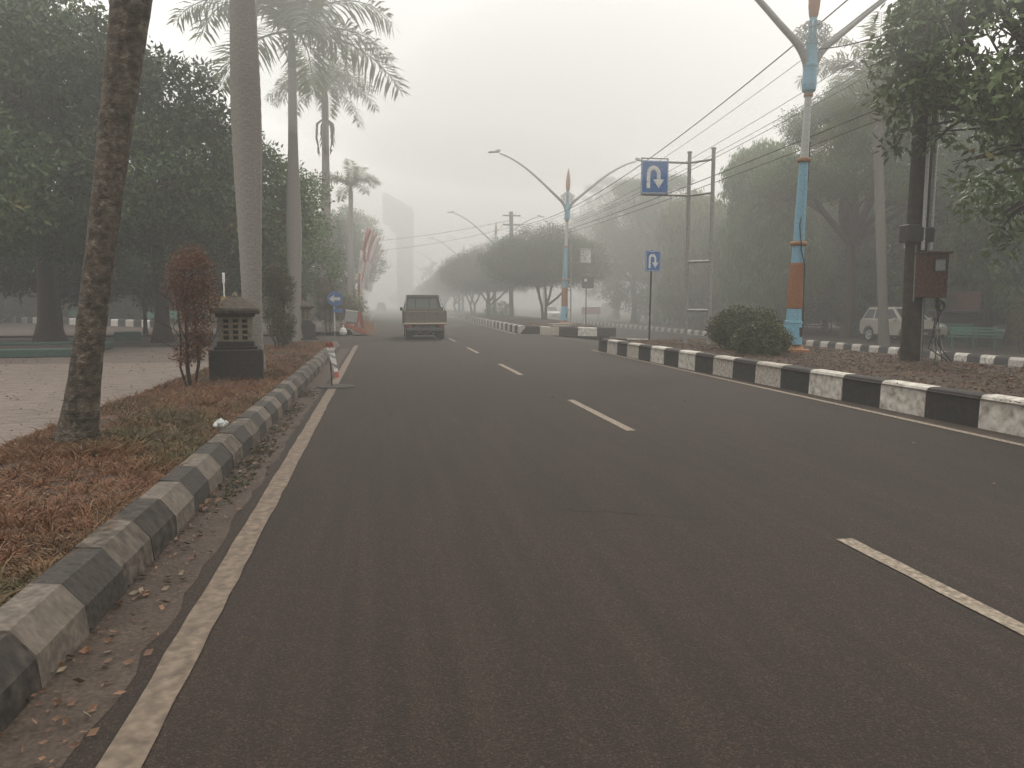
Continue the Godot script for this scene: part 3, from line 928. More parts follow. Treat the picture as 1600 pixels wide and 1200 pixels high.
# ---------- street furniture ----------
func lamp_post() -> Node3D:
	var t := thing("street_lamp", "nearest blue and orange street lamp with two curved arms beside the rounded hedge", "street lamp", Vector3.ZERO, 0.0, "double armed street lamps along the median")
	var g := G.new()
	g.box(Vector3(0, 0.03, 0), Vector3(0.62, 0.10, 0.62), 0.02)
	g.lathe([Vector2(0.0, 0.07), Vector2(0.30, 0.07), Vector2(0.25, 0.13), Vector2(0.23, 0.17), Vector2(0.20, 0.19)], Vector3.ZERO, 4, Basis(Vector3.UP, PI / 4))
	obj(g, "base", M.lamp_orange, t)
	g = G.new()
	g.lathe([Vector2(0.225, 0.18), Vector2(0.195, 0.66), Vector2(0.205, 0.67), Vector2(0.20, 0.72), Vector2(0.175, 0.73), Vector2(0.16, 1.02)])
	var low := obj(g, "lower_shaft", M.lamp_blue, t)
	g = G.new()
	g.box(Vector3(0.10, 0.47, 0.175), Vector3(0.10, 0.22, 0.03), 0.006, Basis(Vector3.UP, 0.5))
	obj(g, "access_hatch", M.car_trim, low)
	g = G.new()
	g.lathe([Vector2(0.16, 1.0), Vector2(0.175, 1.03), Vector2(0.172, 2.0), Vector2(0.16, 2.06)])
	obj(g, "painted_band", M.lamp_brown, t)
	g = G.new()
	g.lathe([Vector2(0.14, 2.04), Vector2(0.13, 2.45)])
	g.lathe([Vector2(0.125, 2.55), Vector2(0.115, 3.4), Vector2(0.10, 4.36)])
	obj(g, "shaft", M.lamp_blue, t)
	for q in [[2.45, 0.19, 0.10], [4.33, 0.15, 0.10], [5.78, 0.105, 0.08]]:
		g = G.new()
		g.lathe([Vector2(0.08, q[0]), Vector2(q[1] * 0.86, q[0]), Vector2(q[1], q[0] + q[2] * 0.3), Vector2(q[1], q[0] + q[2] * 0.7), Vector2(q[1] * 0.86, q[0] + q[2]), Vector2(0.07, q[0] + q[2])])
		obj(g, "ring", M.lamp_orange, t)
	g = G.new()
	g.lathe([Vector2(0.095, 4.42), Vector2(0.085, 5.0), Vector2(0.075, 5.8)])
	obj(g, "upper_shaft", M.lamp_pale, t)
	g = G.new()
	g.lathe([Vector2(0.09, 5.86), Vector2(0.15, 5.92), Vector2(0.165, 6.05), Vector2(0.15, 6.3), Vector2(0.155, 6.42), Vector2(0.165, 6.44), Vector2(0.165, 6.48), Vector2(0.15, 6.5), Vector2(0.13, 6.75), Vector2(0.10, 7.0), Vector2(0.08, 7.5)])
	obj(g, "flare", M.lamp_blue, t)
	for s in [-1.0, 1.0]:
		g = G.new()
		var pts := []
		var rad := []
		var c := [Vector2(0.03, 6.32), Vector2(0.14, 6.62), Vector2(0.36, 6.92), Vector2(0.8, 7.3), Vector2(1.5, 7.9), Vector2(2.4, 8.6), Vector2(3.3, 9.12), Vector2(3.95, 9.36)]
		for k in 40:
			var u := k / 39.0 * 7.0
			var i := mini(int(u), 6)
			var q: Vector2 = (c[i] as Vector2).cubic_interpolate(c[i + 1], c[maxi(i - 1, 0)], c[mini(i + 2, 7)], u - i)
			pts.append(Vector3(s * q.x, q.y, 0)); rad.append(lerpf(0.10, 0.038, k / 39.0))
		g.tube(pts, rad, 10)
		var arm := obj(g, "arm", M.lamp_pale if s > 5 else M.galvanised, t)
		g = G.new()
		var b := Basis(Vector3.BACK, -s * 0.10)
		g.box(Vector3(s * 4.28, 9.42, 0), Vector3(0.62, 0.085, 0.26), 0.035, b)
		g.box(Vector3(s * 4.05, 9.50, 0), Vector3(0.26, 0.12, 0.2), 0.04, b)
		obj(g, "lamp_head", M.grey_metal, arm)
	g = G.new()
	for k in 6:
		var b := Basis(Vector3.UP, PI * k / 6.0)
		for s in [-1.0, 1.0]:
			for q in [[0.16, 7.0, 0.075], [0.30, 7.10, 0.07], [0.36, 7.22, 0.05], [0.24, 7.26, 0.075], [0.13, 7.36, 0.06], [0.27, 6.97, 0.05]]:
				g.torus(b * Vector3(s * q[0], q[1], 0), q[2], 0.011, b, 12, 4)
	obj(g, "filigree", M.lamp_pale, t)
	g = G.new()
	g.lathe([Vector2(0.07, 7.48), Vector2(0.10, 7.55), Vector2(0.125, 7.75), Vector2(0.13, 8.0), Vector2(0.10, 8.3), Vector2(0.05, 8.55), Vector2(0.02, 8.72), Vector2(0.0, 8.75)])
	obj(g, "finial", M.lamp_orange, t)
	g = G.new()
	g.tube([Vector3(0.19, 0.55, 0.10), Vector3(0.165, 1.2, 0.08), Vector3(0.10, 2.0, 0.16), Vector3(-0.02, 2.35, 0.165), Vector3(-0.05, 2.5, 0.2), Vector3(-0.07, 2.9, 0.12), Vector3(0.115, 3.9, 0.02), Vector3(0.11, 4.8, 0.02)], [0.014], 6)
	obj(g, "cable", M.cable, t)
	return t

func arrow_uturn() -> PackedVector2Array:
	var p := PackedVector2Array([Vector2(0.20, 0.15), Vector2(0.20, 0.60)])
	for k in range(1, 13): p.append(Vector2(0.455, 0.60) + Vector2(-cos(PI * k / 12.0), sin(PI * k / 12.0)) * 0.255)
	p.append_array([Vector2(0.71, 0.43), Vector2(0.85, 0.43), Vector2(0.645, 0.16), Vector2(0.44, 0.43), Vector2(0.58, 0.43)])
	for k in 13: p.append(Vector2(0.455, 0.60) + Vector2(cos(PI * k / 12.0), sin(PI * k / 12.0)) * 0.125)
	p.append(Vector2(0.33, 0.15))
	return p

func scaled_poly(p: PackedVector2Array, sx: float, sy: float) -> PackedVector2Array:
	var r := PackedVector2Array()
	for q in p: r.append(Vector2((q.x - 0.5) * sx, (q.y - 0.5) * sy))
	return r

func uturn_board(t: Node, c: Vector3, w: float, h: float) -> void:
	var g := G.new()
	g.box(c, Vector3(w, h, 0.02), 0.008)
	var pl := obj(g, "sign_plate", M.sign_blue, t)
	g = G.new()
	var e := 0.018
	for s in [-1.0, 1.0]:
		g.box(c + Vector3(s * (w * 0.5 - e * 1.2), 0, 0.0115), Vector3(e * 0.6, h - 2.0 * e, 0.004), 0.001)
		g.box(c + Vector3(0, s * (h * 0.5 - e * 1.2), 0.0115), Vector3(w - 3.2 * e, e * 0.6, 0.004), 0.001)
	obj(g, "border", M.sign_white, pl)
	g = G.new()
	g.prism(scaled_poly(arrow_uturn(), w * 0.98, h * 0.98), 0.0098, 0.0145, Transform3D(Basis(), c))
	obj(g, "arrow", M.sign_white, pl)

func gantry(label: String, at: Vector3, turn: float, blue: bool) -> void:
	var t := thing("sign_gantry", label, "sign", at, turn)
	var posts := [Vector3(0, 0, 0), Vector3(0.42, 0, 0.62)]
	for p in posts:
		var g := G.new()
		g.tube([p + Vector3(0, -0.3, 0), p + Vector3(0, 5.25, 0)], [0.052], 12)
		var po := obj(g, "post", M.galvanised, t)
		g = G.new()
		g.lathe([Vector2(0.0, 0.06), Vector2(0.07, 0.03), Vector2(0.07, 0.0)], p + Vector3(0, 5.25, 0), 12)
		obj(g, "cap", M.galvanised, po)
	for y in [0.95, 2.28]:
		var g := G.new()
		g.tube([posts[0] + Vector3(0, y, 0), posts[1] + Vector3(0, y, 0)], [0.034], 8)
		obj(g, "rung", M.galvanised, t)
	for y in [4.98, 4.10]:
		var g := G.new()
		g.tube([Vector3(-1.38, y, 0.0), Vector3(0, y, 0), posts[1] + Vector3(0, y, 0)], [0.032], 8)
		obj(g, "beam", M.galvanised, t)
	if blue:
		uturn_board(t, Vector3(-1.02, 4.56, 0.07), 0.78, 0.88)
	var g := G.new()
	for x in [-1.38, -0.64]: g.box(Vector3(x, 4.58, 0.035), Vector3(0.03, 1.0, 0.03), 0.005)
	g.box(Vector3(-1.01, 5.06, 0.035), Vector3(0.77, 0.03, 0.03), 0.005)
	obj(g, "sign_frame", M.grey_metal, t)
	if not blue:
		g = G.new()
		g.box(Vector3(-1.01, 4.56, 0.06), Vector3(0.78, 0.96, 0.02), 0.006)
		obj(g, "sign_back", M.sign_white, t)

func utility_pole(label: String, at: Vector3, h: float, r: float) -> Node3D:
	var t := thing("utility_pole", label, "utility pole", at)
	var g := G.new()
	var pts := []
	var rr := []
	for k in 14:
		pts.append(Vector3(0.01 * sin(k * 1.3), -0.2 + (h + 0.2) * k / 13.0, 0)); rr.append(lerpf(r, r * 0.88, k / 13.0))
	g.tube(pts, rr, 14)
	obj(g, "pole", M.pole_wood, t)
	for y in [h - 0.35, h - 1.1]:
		g = G.new()
		g.box(Vector3(0, y, r), Vector3(1.5, 0.1, 0.08), 0.01)
		var arm := obj(g, "crossarm", M.dark_metal, t)
		g = G.new()
		for x in [-0.65, -0.3, 0.3, 0.65]:
			g.lathe([Vector2(0.02, 0.0), Vector2(0.045, 0.03), Vector2(0.02, 0.06), Vector2(0.045, 0.09), Vector2(0.0, 0.14)], Vector3(x, y + 0.05, r), 8)
		obj(g, "insulators", M.sign_white, arm)
	return t

func cable(label: String, a: Vector3, b: Vector3, sag: float, r: float, group := "power cables along the median") -> void:
	var g := G.new()
	var pts := []
	for k in 33:
		var u := k / 32.0
		pts.append(a.lerp(b, u) - Vector3(0, sag * 4.0 * u * (1.0 - u), 0))
	g.tube(pts, [r], 6)
	tag(obj(g, "power_cable", M.cable), label, "cable", group)

# ---------- vehicles ----------
func wheel(parent: Node, c: Vector3, r: float, w: float, axis: Basis) -> void:
	var g := G.new()
	g.lathe([Vector2(r * 0.62, -w * 0.5), Vector2(r * 0.92, -w * 0.5), Vector2(r, -w * 0.34), Vector2(r, w * 0.34), Vector2(r * 0.92, w * 0.5), Vector2(r * 0.62, w * 0.5)], c, 22, axis)
	var t := obj(g, "wheel", M.tyre, parent)
	for s in [-1.0, 1.0]:
		g = G.new()
		g.lathe([Vector2(r * 0.64, s * w * 0.5), Vector2(r * 0.6, s * w * 0.46), Vector2(r * 0.55, s * w * 0.3), Vector2(0.0, s * w * 0.28)], c, 22, axis)
		obj(g, "hub_dish", M.car_trim, t)
		g = G.new()
		g.lathe([Vector2(r * 0.66, s * w * 0.50), Vector2(r * 0.64, s * w * 0.53), Vector2(r * 0.57, s * w * 0.50), Vector2(r * 0.56, s * w * 0.4)], c, 22, axis)
		for k in 5:
			var b := axis * Basis(Vector3.UP, TAU * k / 5.0)
			g.box(c + b * Vector3(r * 0.31, s * w * 0.44, 0), Vector3(r * 0.56, w * 0.08, r * 0.15), 0.008, b)
		g.lathe([Vector2(r * 0.14, s * w * 0.4), Vector2(r * 0.13, s * w * 0.5), Vector2(0.0, s * w * 0.52)], c, 12, axis)
		obj(g, "rim", M.alloy, t)

func arch_poly() -> PackedVector2Array:
	var p := PackedVector2Array()
	for c in [-1.27, 1.30]:
		for k in 11:
			var a := PI - PI * k / 10.0
			p.append(Vector2(c + cos(a) * 0.385, 0.34 + sin(a) * 0.385))
	p.append_array([Vector2(1.92, 0.34), Vector2(1.99, 0.42), Vector2(2.0, 0.70), Vector2(1.93, 0.84), Vector2(1.72, 0.93), Vector2(1.02, 1.03), Vector2(-1.90, 1.05), Vector2(-1.99, 0.98), Vector2(-2.03, 0.72), Vector2(-1.98, 0.42), Vector2(-1.90, 0.34)])
	return p

func suv(label: String, at: Vector3, turn: float, paint: Material) -> void:
	var t := thing("parked_car", label, "car", at, turn)
	var g := G.new()
	var p := arch_poly()
	g.prism(p, -0.78, 0.78)
	for s in [-1.0, 1.0]:
		var small := Geometry2D.offset_polygon(p, -0.035)
		if small.size() > 0: g.prism(small[0], minf(s * 0.775, s * 0.825), maxf(s * 0.775, s * 0.825))
	var B := [Vector3(-1.93, 1.04, 0.76), Vector3(0.98, 1.02, 0.76)]
	var Tp := [Vector3(-1.62, 1.60, 0.60), Vector3(0.20, 1.63, 0.60)]
	for s in [-1.0, 1.0]:
		var m := Vector3(1, 1, s)
		g.quad(B[0] * m, B[1] * m, Tp[1] * m, Tp[0] * m, Vector3(0, 0.3, s))
	g.quad(B[0], B[0] * Vector3(1, 1, -1), Tp[0] * Vector3(1, 1, -1), Tp[0], Vector3(-1, 0.3, 0))
	g.quad(B[1], B[1] * Vector3(1, 1, -1), Tp[1] * Vector3(1, 1, -1), Tp[1], Vector3(1, 0.5, 0))
	g.box(Vector3(-0.72, 1.625, 0), Vector3(1.86, 0.06, 1.2), 0.028)
	var body := obj(g, "body", paint, t)
	for s in [-1.0, 1.0]:
		var m := Vector3(1, 1, s)
		for q in [[0.03, 0.30], [0.33, 0.60], [0.63, 0.95]]:
			var gg := G.new()
			var pts := []
			for uv in [[q[0], 0.12], [q[1], 0.12], [q[1], 0.88], [q[0], 0.88]]:
				var lo: Vector3 = B[0].lerp(B[1], uv[0])
				var hi: Vector3 = Tp[0].lerp(Tp[1], uv[0])
				pts.append((lo.lerp(hi, uv[1]) + Vector3(0, 0.0015, 0.004)) * m)
			gg.quad(pts[0], pts[1], pts[2], pts[3], Vector3(0, 0.3, s))
			obj(gg, "side_window", M.glass_dark, body)
		var gh := G.new()
		for x in [-0.3, 0.55]: gh.box(Vector3(x, 0.93, s * 0.835), Vector3(0.16, 0.028, 0.025), 0.006)
		obj(gh, "door_handles", paint, body)
		var gm := G.new()
		gm.box(Vector3(0.72, 1.10, s * 0.90), Vector3(0.10, 0.13, 0.19), 0.03)
		obj(gm, "wing_mirror", paint, t)
		gm = G.new()
		gm.box(Vector3(0.02, 0.34, s * 0.81), Vector3(1.75, 0.09, 0.06), 0.02)
		obj(gm, "sill", M.car_trim, t)
		gm = G.new()
		gm.box(Vector3(1.90, 0.80, s * 0.60), Vector3(0.16, 0.14, 0.36), 0.04, Basis(Vector3.UP, -s * 0.35))
		obj(gm, "headlight", M.sign_white, t)
		gm = G.new()
		gm.box(Vector3(-1.97, 0.92, s * 0.68), Vector3(0.10, 0.3, 0.16), 0.03)
		obj(gm, "tail_light", M.tail_red, t)
		gm = G.new()
		gm.tube([Vector3(-1.5, 1.66, s * 0.55), Vector3(-1.4, 1.70, s * 0.55), Vector3(-0.1, 1.70, s * 0.55), Vector3(0.0, 1.66, s * 0.55)], [0.016], 6)
		obj(gm, "roof_rail", M.car_trim, t)
	for e in [[B[1], Tp[1], 1.0], [B[0], Tp[0], -1.0]]:
		g = G.new()
		var pts := []
		for uv in [[-0.86, 0.10], [0.86, 0.10], [0.86, 0.90], [-0.86, 0.90]]:
			var q: Vector3 = (e[0] as Vector3).lerp(e[1], uv[1])
			pts.append(Vector3(q.x + 0.006 * e[2], q.y + 0.003, q.z * uv[0]))
		g.quad(pts[0], pts[1], pts[2], pts[3], Vector3(e[2], 0.4, 0))
		obj(g, "windscreen" if e[2] > 0 else "rear_window", M.glass_dark, body)
	g = G.new()
	g.box(Vector3(1.98, 0.62, 0), Vector3(0.08, 0.16, 0.9), 0.02)
	g.box(Vector3(1.99, 0.40, 0), Vector3(0.08, 0.10, 1.3), 0.02)
	obj(g, "grille", M.car_trim, t)
	g = G.new()
	g.box(Vector3(2.03, 0.47, 0), Vector3(0.012, 0.11, 0.40), 0.003)
	g.box(Vector3(-2.035, 0.72, 0), Vector3(0.012, 0.11, 0.40), 0.003)
	obj(g, "number_plates", M.car_trim, t)
	for x in [-1.27, 1.30]:
		for s in [-1.0, 1.0]: wheel(t, Vector3(x, 0.335, s * 0.70), 0.335, 0.22, Basis(Vector3.RIGHT, PI / 2))

func pickup(at: Vector3, turn: float) -> void:
	var t := thing("pickup_truck", "old brownish pickup truck driving away in the left lane", "pickup truck", at, turn)
	# rear at z = 0, front towards -z
	var g := G.new()
	g.box(Vector3(0, 0.50, -1.95), Vector3(0.9, 0.16, 3.9), 0.03)
	g.box(Vector3(0, 0.40, -0.55), Vector3(1.35, 0.14, 0.14), 0.03)
	obj(g, "chassis", M.truck_dark, t)
	g = G.new()
	g.box(Vector3(0, 0.64, -1.05), Vector3(1.72, 0.06, 2.1), 0.015)
	g.box(Vector3(0, 0.98, -2.08), Vector3(1.66, 0.62, 0.05), 0.012)
	var bed := obj(g, "cargo_bed", M.truck_paint, t)
	for s in [-1.0, 1.0]:
		g = G.new()
		g.box(Vector3(s * 0.85, 0.92, -1.05), Vector3(0.045, 0.56, 2.06), 0.012)
		for k in 5: g.box(Vector3(s * 0.88, 0.92, -0.2 - 0.42 * k), Vector3(0.03, 0.5, 0.05), 0.008)
		obj(g, "side_panel", M.truck_paint, bed)
		g = G.new()
		g.tube([Vector3(s * 0.84, 0.66, -0.03), Vector3(s * 0.82, 1.2, -0.06), Vector3(s * 0.71, 1.83, -1.9), Vector3(s * 0.70, 1.84, -2.06)], [0.022], 6)
		obj(g, "rack_bar", M.truck_dark, t)
		g = G.new()
		g.box(Vector3(s * 0.66, 0.56, 0.02), Vector3(0.22, 0.10, 0.05), 0.012)
		obj(g, "tail_light", M.tail_red, t)
		g = G.new()
		g.box(Vector3(s * 0.66, 0.24, -0.42), Vector3(0.30, 0.36, 0.012), 0.003)
		obj(g, "mud_flap", M.car_trim, t)
		g = G.new()
		g.box(Vector3(s * 0.90, 1.25, -2.9), Vector3(0.12, 0.16, 0.06), 0.02)
		obj(g, "wing_mirror", M.car_trim, t)
	g = G.new()
	g.box(Vector3(0, 0.93, -0.02), Vector3(1.66, 0.50, 0.045), 0.012)
	for x in [-0.55, 0.0, 0.55]: g.box(Vector3(x, 0.93, 0.008), Vector3(0.06, 0.44, 0.02), 0.006)
	obj(g, "tailgate", M.truck_paint, bed)
	g = G.new()
	g.box(Vector3(0, 0.665, 0.03), Vector3(1.80, 0.075, 0.07), 0.02)
	obj(g, "rear_bar", M.truck_bar, t)
	g = G.new()
	g.box(Vector3(0, 0.43, 0.02), Vector3(1.56, 0.14, 0.06), 0.02)
	var bumper := obj(g, "bumper", M.truck_dark, t)
	g = G.new()
	g.box(Vector3(0, 0.53, 0.025), Vector3(0.44, 0.13, 0.02), 0.004)
	obj(g, "number_plate", M.car_trim, t)
	# worn pale smears of lettering on the flap under the bumper
	g = G.new()
	g.box(Vector3(0.0, 0.27, -0.40), Vector3(1.1, 0.2, 0.012), 0.003)
	var flap := obj(g, "under_flap", M.car_trim, t)
	g = G.new()
	for q in [[-0.36, 0.22, 0.16], [-0.26, 0.29, 0.12], [-0.14, 0.25, 0.11], [-0.02, 0.23, 0.10], [0.10, 0.26, 0.14], [0.22, 0.30, 0.10], [0.34, 0.24, 0.14]]:
		g.box(Vector3(q[0], q[1] + 0.01, -0.392), Vector3(q[2] * 0.8, 0.05, 0.004), 0.001, Basis(Vector3.BACK, q[0] * 0.9))
	obj(g, "worn_paint", M.galvanised, flap)
	# cab: tapered
	g = G.new()
	var lo := [Vector3(-0.84, 0.55, -2.14), Vector3(0.84, 0.55, -2.14), Vector3(0.84, 0.55, -3.9), Vector3(-0.84, 0.55, -3.9)]
	var mi := [Vector3(-0.84, 1.2, -2.14), Vector3(0.84, 1.2, -2.14), Vector3(0.82, 1.15, -3.95), Vector3(-0.82, 1.15, -3.95)]
	var hi := [Vector3(-0.70, 1.83, -2.22), Vector3(0.70, 1.83, -2.22), Vector3(0.68, 1.83, -3.25), Vector3(-0.68, 1.83, -3.25)]
	for k in 4:
		var j := (k + 1) % 4
		var o: Vector3 = (mi[k] + mi[j]) * 0.5 - Vector3(0, 1.2, -3.0)
		g.quad(lo[k], lo[j], mi[j], mi[k], Vector3(o.x, 0, o.z)); g.quad(mi[k], mi[j], hi[j], hi[k], Vector3(o.x, 0.2, o.z))
	g.quad(lo[0], lo[1], lo[2], lo[3], Vector3.DOWN)
	g.box(Vector3(0, 1.84, -2.74), Vector3(1.42, 0.06, 1.06), 0.028)
	var cab := obj(g, "cab", M.truck_dark, t)
	g = G.new()
	g.quad(Vector3(-0.66, 1.30, -2.145), Vector3(0.66, 1.30, -2.145), Vector3(0.60, 1.72, -2.198), Vector3(-0.60, 1.72, -2.198), Vector3(0, 0.1, 1))
	obj(g, "rear_window", M.truck_glass, cab)
	for s in [-1.0, 1.0]:
		g = G.new()
		g.quad(Vector3(s * 0.83, 1.24, -2.4), Vector3(s * 0.825, 1.22, -3.5), Vector3(s * 0.71, 1.74, -3.2), Vector3(s * 0.722, 1.74, -2.4), Vector3(s, 0.2, 0))
		obj(g, "side_window", M.glass_dark, cab)
		for z in [-0.85, -3.15]: wheel(t, Vector3(s * 0.70, 0.29, z), 0.29, 0.19, Basis(Vector3.BACK, PI / 2))
	g = G.new()
	g.box(Vector3(0, 1.78, -2.10), Vector3(1.40, 0.05, 0.04), 0.01)
	g.box(Vector3(0, 1.26, -2.09), Vector3(1.62, 0.05, 0.05), 0.01)
	for x in [-0.3, 0.3]: g.box(Vector3(x, 1.52, -2.09), Vector3(0.03, 0.5, 0.03), 0.006)
	obj(g, "window_guard", M.truck_dark, t)

# ---------- small things ----------
func stone_lantern(label: String, at: Vector3, turn: float, s: float) -> void:
	var t := thing("stone_lantern", label, "stone lantern", at, turn, "stone lantern pillars in the verge")
	t.scale = Vector3(s, s, s)
	var g := G.new()
	g.box(Vector3(0, -0.02, 0), Vector3(1.06, 0.08, 1.0), 0.015)
	g.box(Vector3(0, 0.29, 0), Vector3(0.86, 0.54, 0.82), 0.02)
	g.box(Vector3(0, 0.585, 0), Vector3(0.70, 0.05, 0.66), 0.012)
	obj(g, "plinth", M.plinth_black, t)
	g = G.new()
	g.box(Vector3(0, 0.65, 0), Vector3(0.60, 0.08, 0.58), 0.012)
	g.box(Vector3(0, 0.88, 0), Vector3(0.40, 0.40, 0.38), 0.004)
	var body := obj(g, "inner_core", M.plinth_black, t)
	g = G.new()
	for f in 4:
		var b := Basis(Vector3.UP, PI / 2 * f)
		for k in 4: g.box(b * Vector3(-0.225 + 0.15 * k, 0.89, 0.232), Vector3(0.065, 0.44, 0.06), 0.008, b)
		for k in 5: g.box(b * Vector3(0, 0.70 + 0.095 * k, 0.230), Vector3(0.50, 0.038, 0.05), 0.006, b)
	obj(g, "lattice", M.lantern_beige, body)
	g = G.new()
	g.box(Vector3(0, 1.13, 0), Vector3(0.62, 0.06, 0.60), 0.012)
	g.box(Vector3(0, 1.185, 0), Vector3(0.80, 0.06, 0.78), 0.02)
	g.lathe([Vector2(0.56, 1.21), Vector2(0.54, 1.25), Vector2(0.30, 1.37), Vector2(0.12, 1.44), Vector2(0.0, 1.45)], Vector3.ZERO, 4, Basis(Vector3.UP, PI / 4))
	var roof := obj(g, "roof", M.stone, t)
	g = G.new()
	g.lathe([Vector2(0.03, 1.42), Vector2(0.05, 1.46), Vector2(0.035, 1.50), Vector2(0.0, 1.53)], Vector3.ZERO, 10)
	obj(g, "finial", M.lantern_beige, roof)

func bench(label: String, at: Vector3, turn: float, group: String) -> void:
	var t := thing("park_bench", label, "bench", at, turn, group)
	for x in [-0.75, 0.0, 0.75]:
		var g := G.new()
		g.tube([Vector3(x, 0, 0.25), Vector3(x, 0.40, 0.27), Vector3(x, 0.44, 0.22), Vector3(x, 0.44, -0.2), Vector3(x, 0.86, -0.32)], [0.028], 6)
		g.tube([Vector3(x, 0, -0.25), Vector3(x, 0.44, -0.2)], [0.028], 6)
		obj(g, "leg", M.green_metal, t)
	for k in 4:
		var g := G.new()
		g.box(Vector3(0, 0.47, 0.21 - 0.12 * k), Vector3(1.9, 0.03, 0.09), 0.008)
		obj(g, "seat_slat", M.green_metal, t)
	for k in 3:
		var g := G.new()
		g.box(Vector3(0, 0.58 + 0.12 * k, -0.23 - 0.034 * k), Vector3(1.9, 0.09, 0.03), 0.008, Basis(Vector3.RIGHT, -0.27))
		obj(g, "back_slat", M.green_metal, t)

func banner(label: String, at: Vector3, h: float, lean: float, red: float, cloth_l: float) -> void:
	var t := thing("banner_pole", label, "banner", at, rng.randf_range(-0.5, 0.4), "red and white banners on leaning poles along the left verge")
	var pts := []
	for k in 12:
		var u := k / 11.0
		pts.append(Vector3(lean * (u * 0.6 + 0.9 * pow(u, 3)), h * (u - 0.08 * pow(u, 3)), 0.05 * sin(u * 3.0)))
	var g := G.new()
	g.tube(pts, [0.03, 0.02, 0.018, 0.016, 0.015, 0.014, 0.013, 0.012, 0.011, 0.01, 0.008, 0.006], 6)
	obj(g, "pole", M.truck_bar, t)
	for part in 2:
		g = G.new()
		var lo := 0.34 if part == 0 else 0.64
		var hi := 0.64 if part == 0 else 0.97
		var pa := Vector3()
		var pb := Vector3()
		var pc := Vector3()
		for k in 13:
			var u := lerpf(lo, hi, k / 12.0)
			var i := mini(int(u * 11.0), 10)
			var q: Vector3 = pts[i].lerp(pts[i + 1], u * 11.0 - i)
			var w := cloth_l * (0.75 + 0.25 * sin(u * 9.0 + at.z))
			var f := 0.10 * sin(u * 23.0 + at.z * 2.0)
			var m := q + Vector3(w * 0.5, -w * 0.35, f)
			var e := q + Vector3(w * 0.8, -w * 0.95, -f * 0.8)
			if k:
				g.quad(pa, pb, m, q, Vector3(0, 0, 1)); g.quad(pb, pc, e, m, Vector3(0, 0, 1))
			pa = q
			pb = m
			pc = e
		obj(g, "cloth", M.red_cloth if (part == 1) == (red > 0.5) else M.white_cloth, t)

func W8(d: Array) -> Array:
	var r := []
	for q in d: r.append([q[0] * 0.8, 1.5 + (q[1] - 1.5) * 0.8, q[2] * 0.8, q[3] * 0.8])
	return r

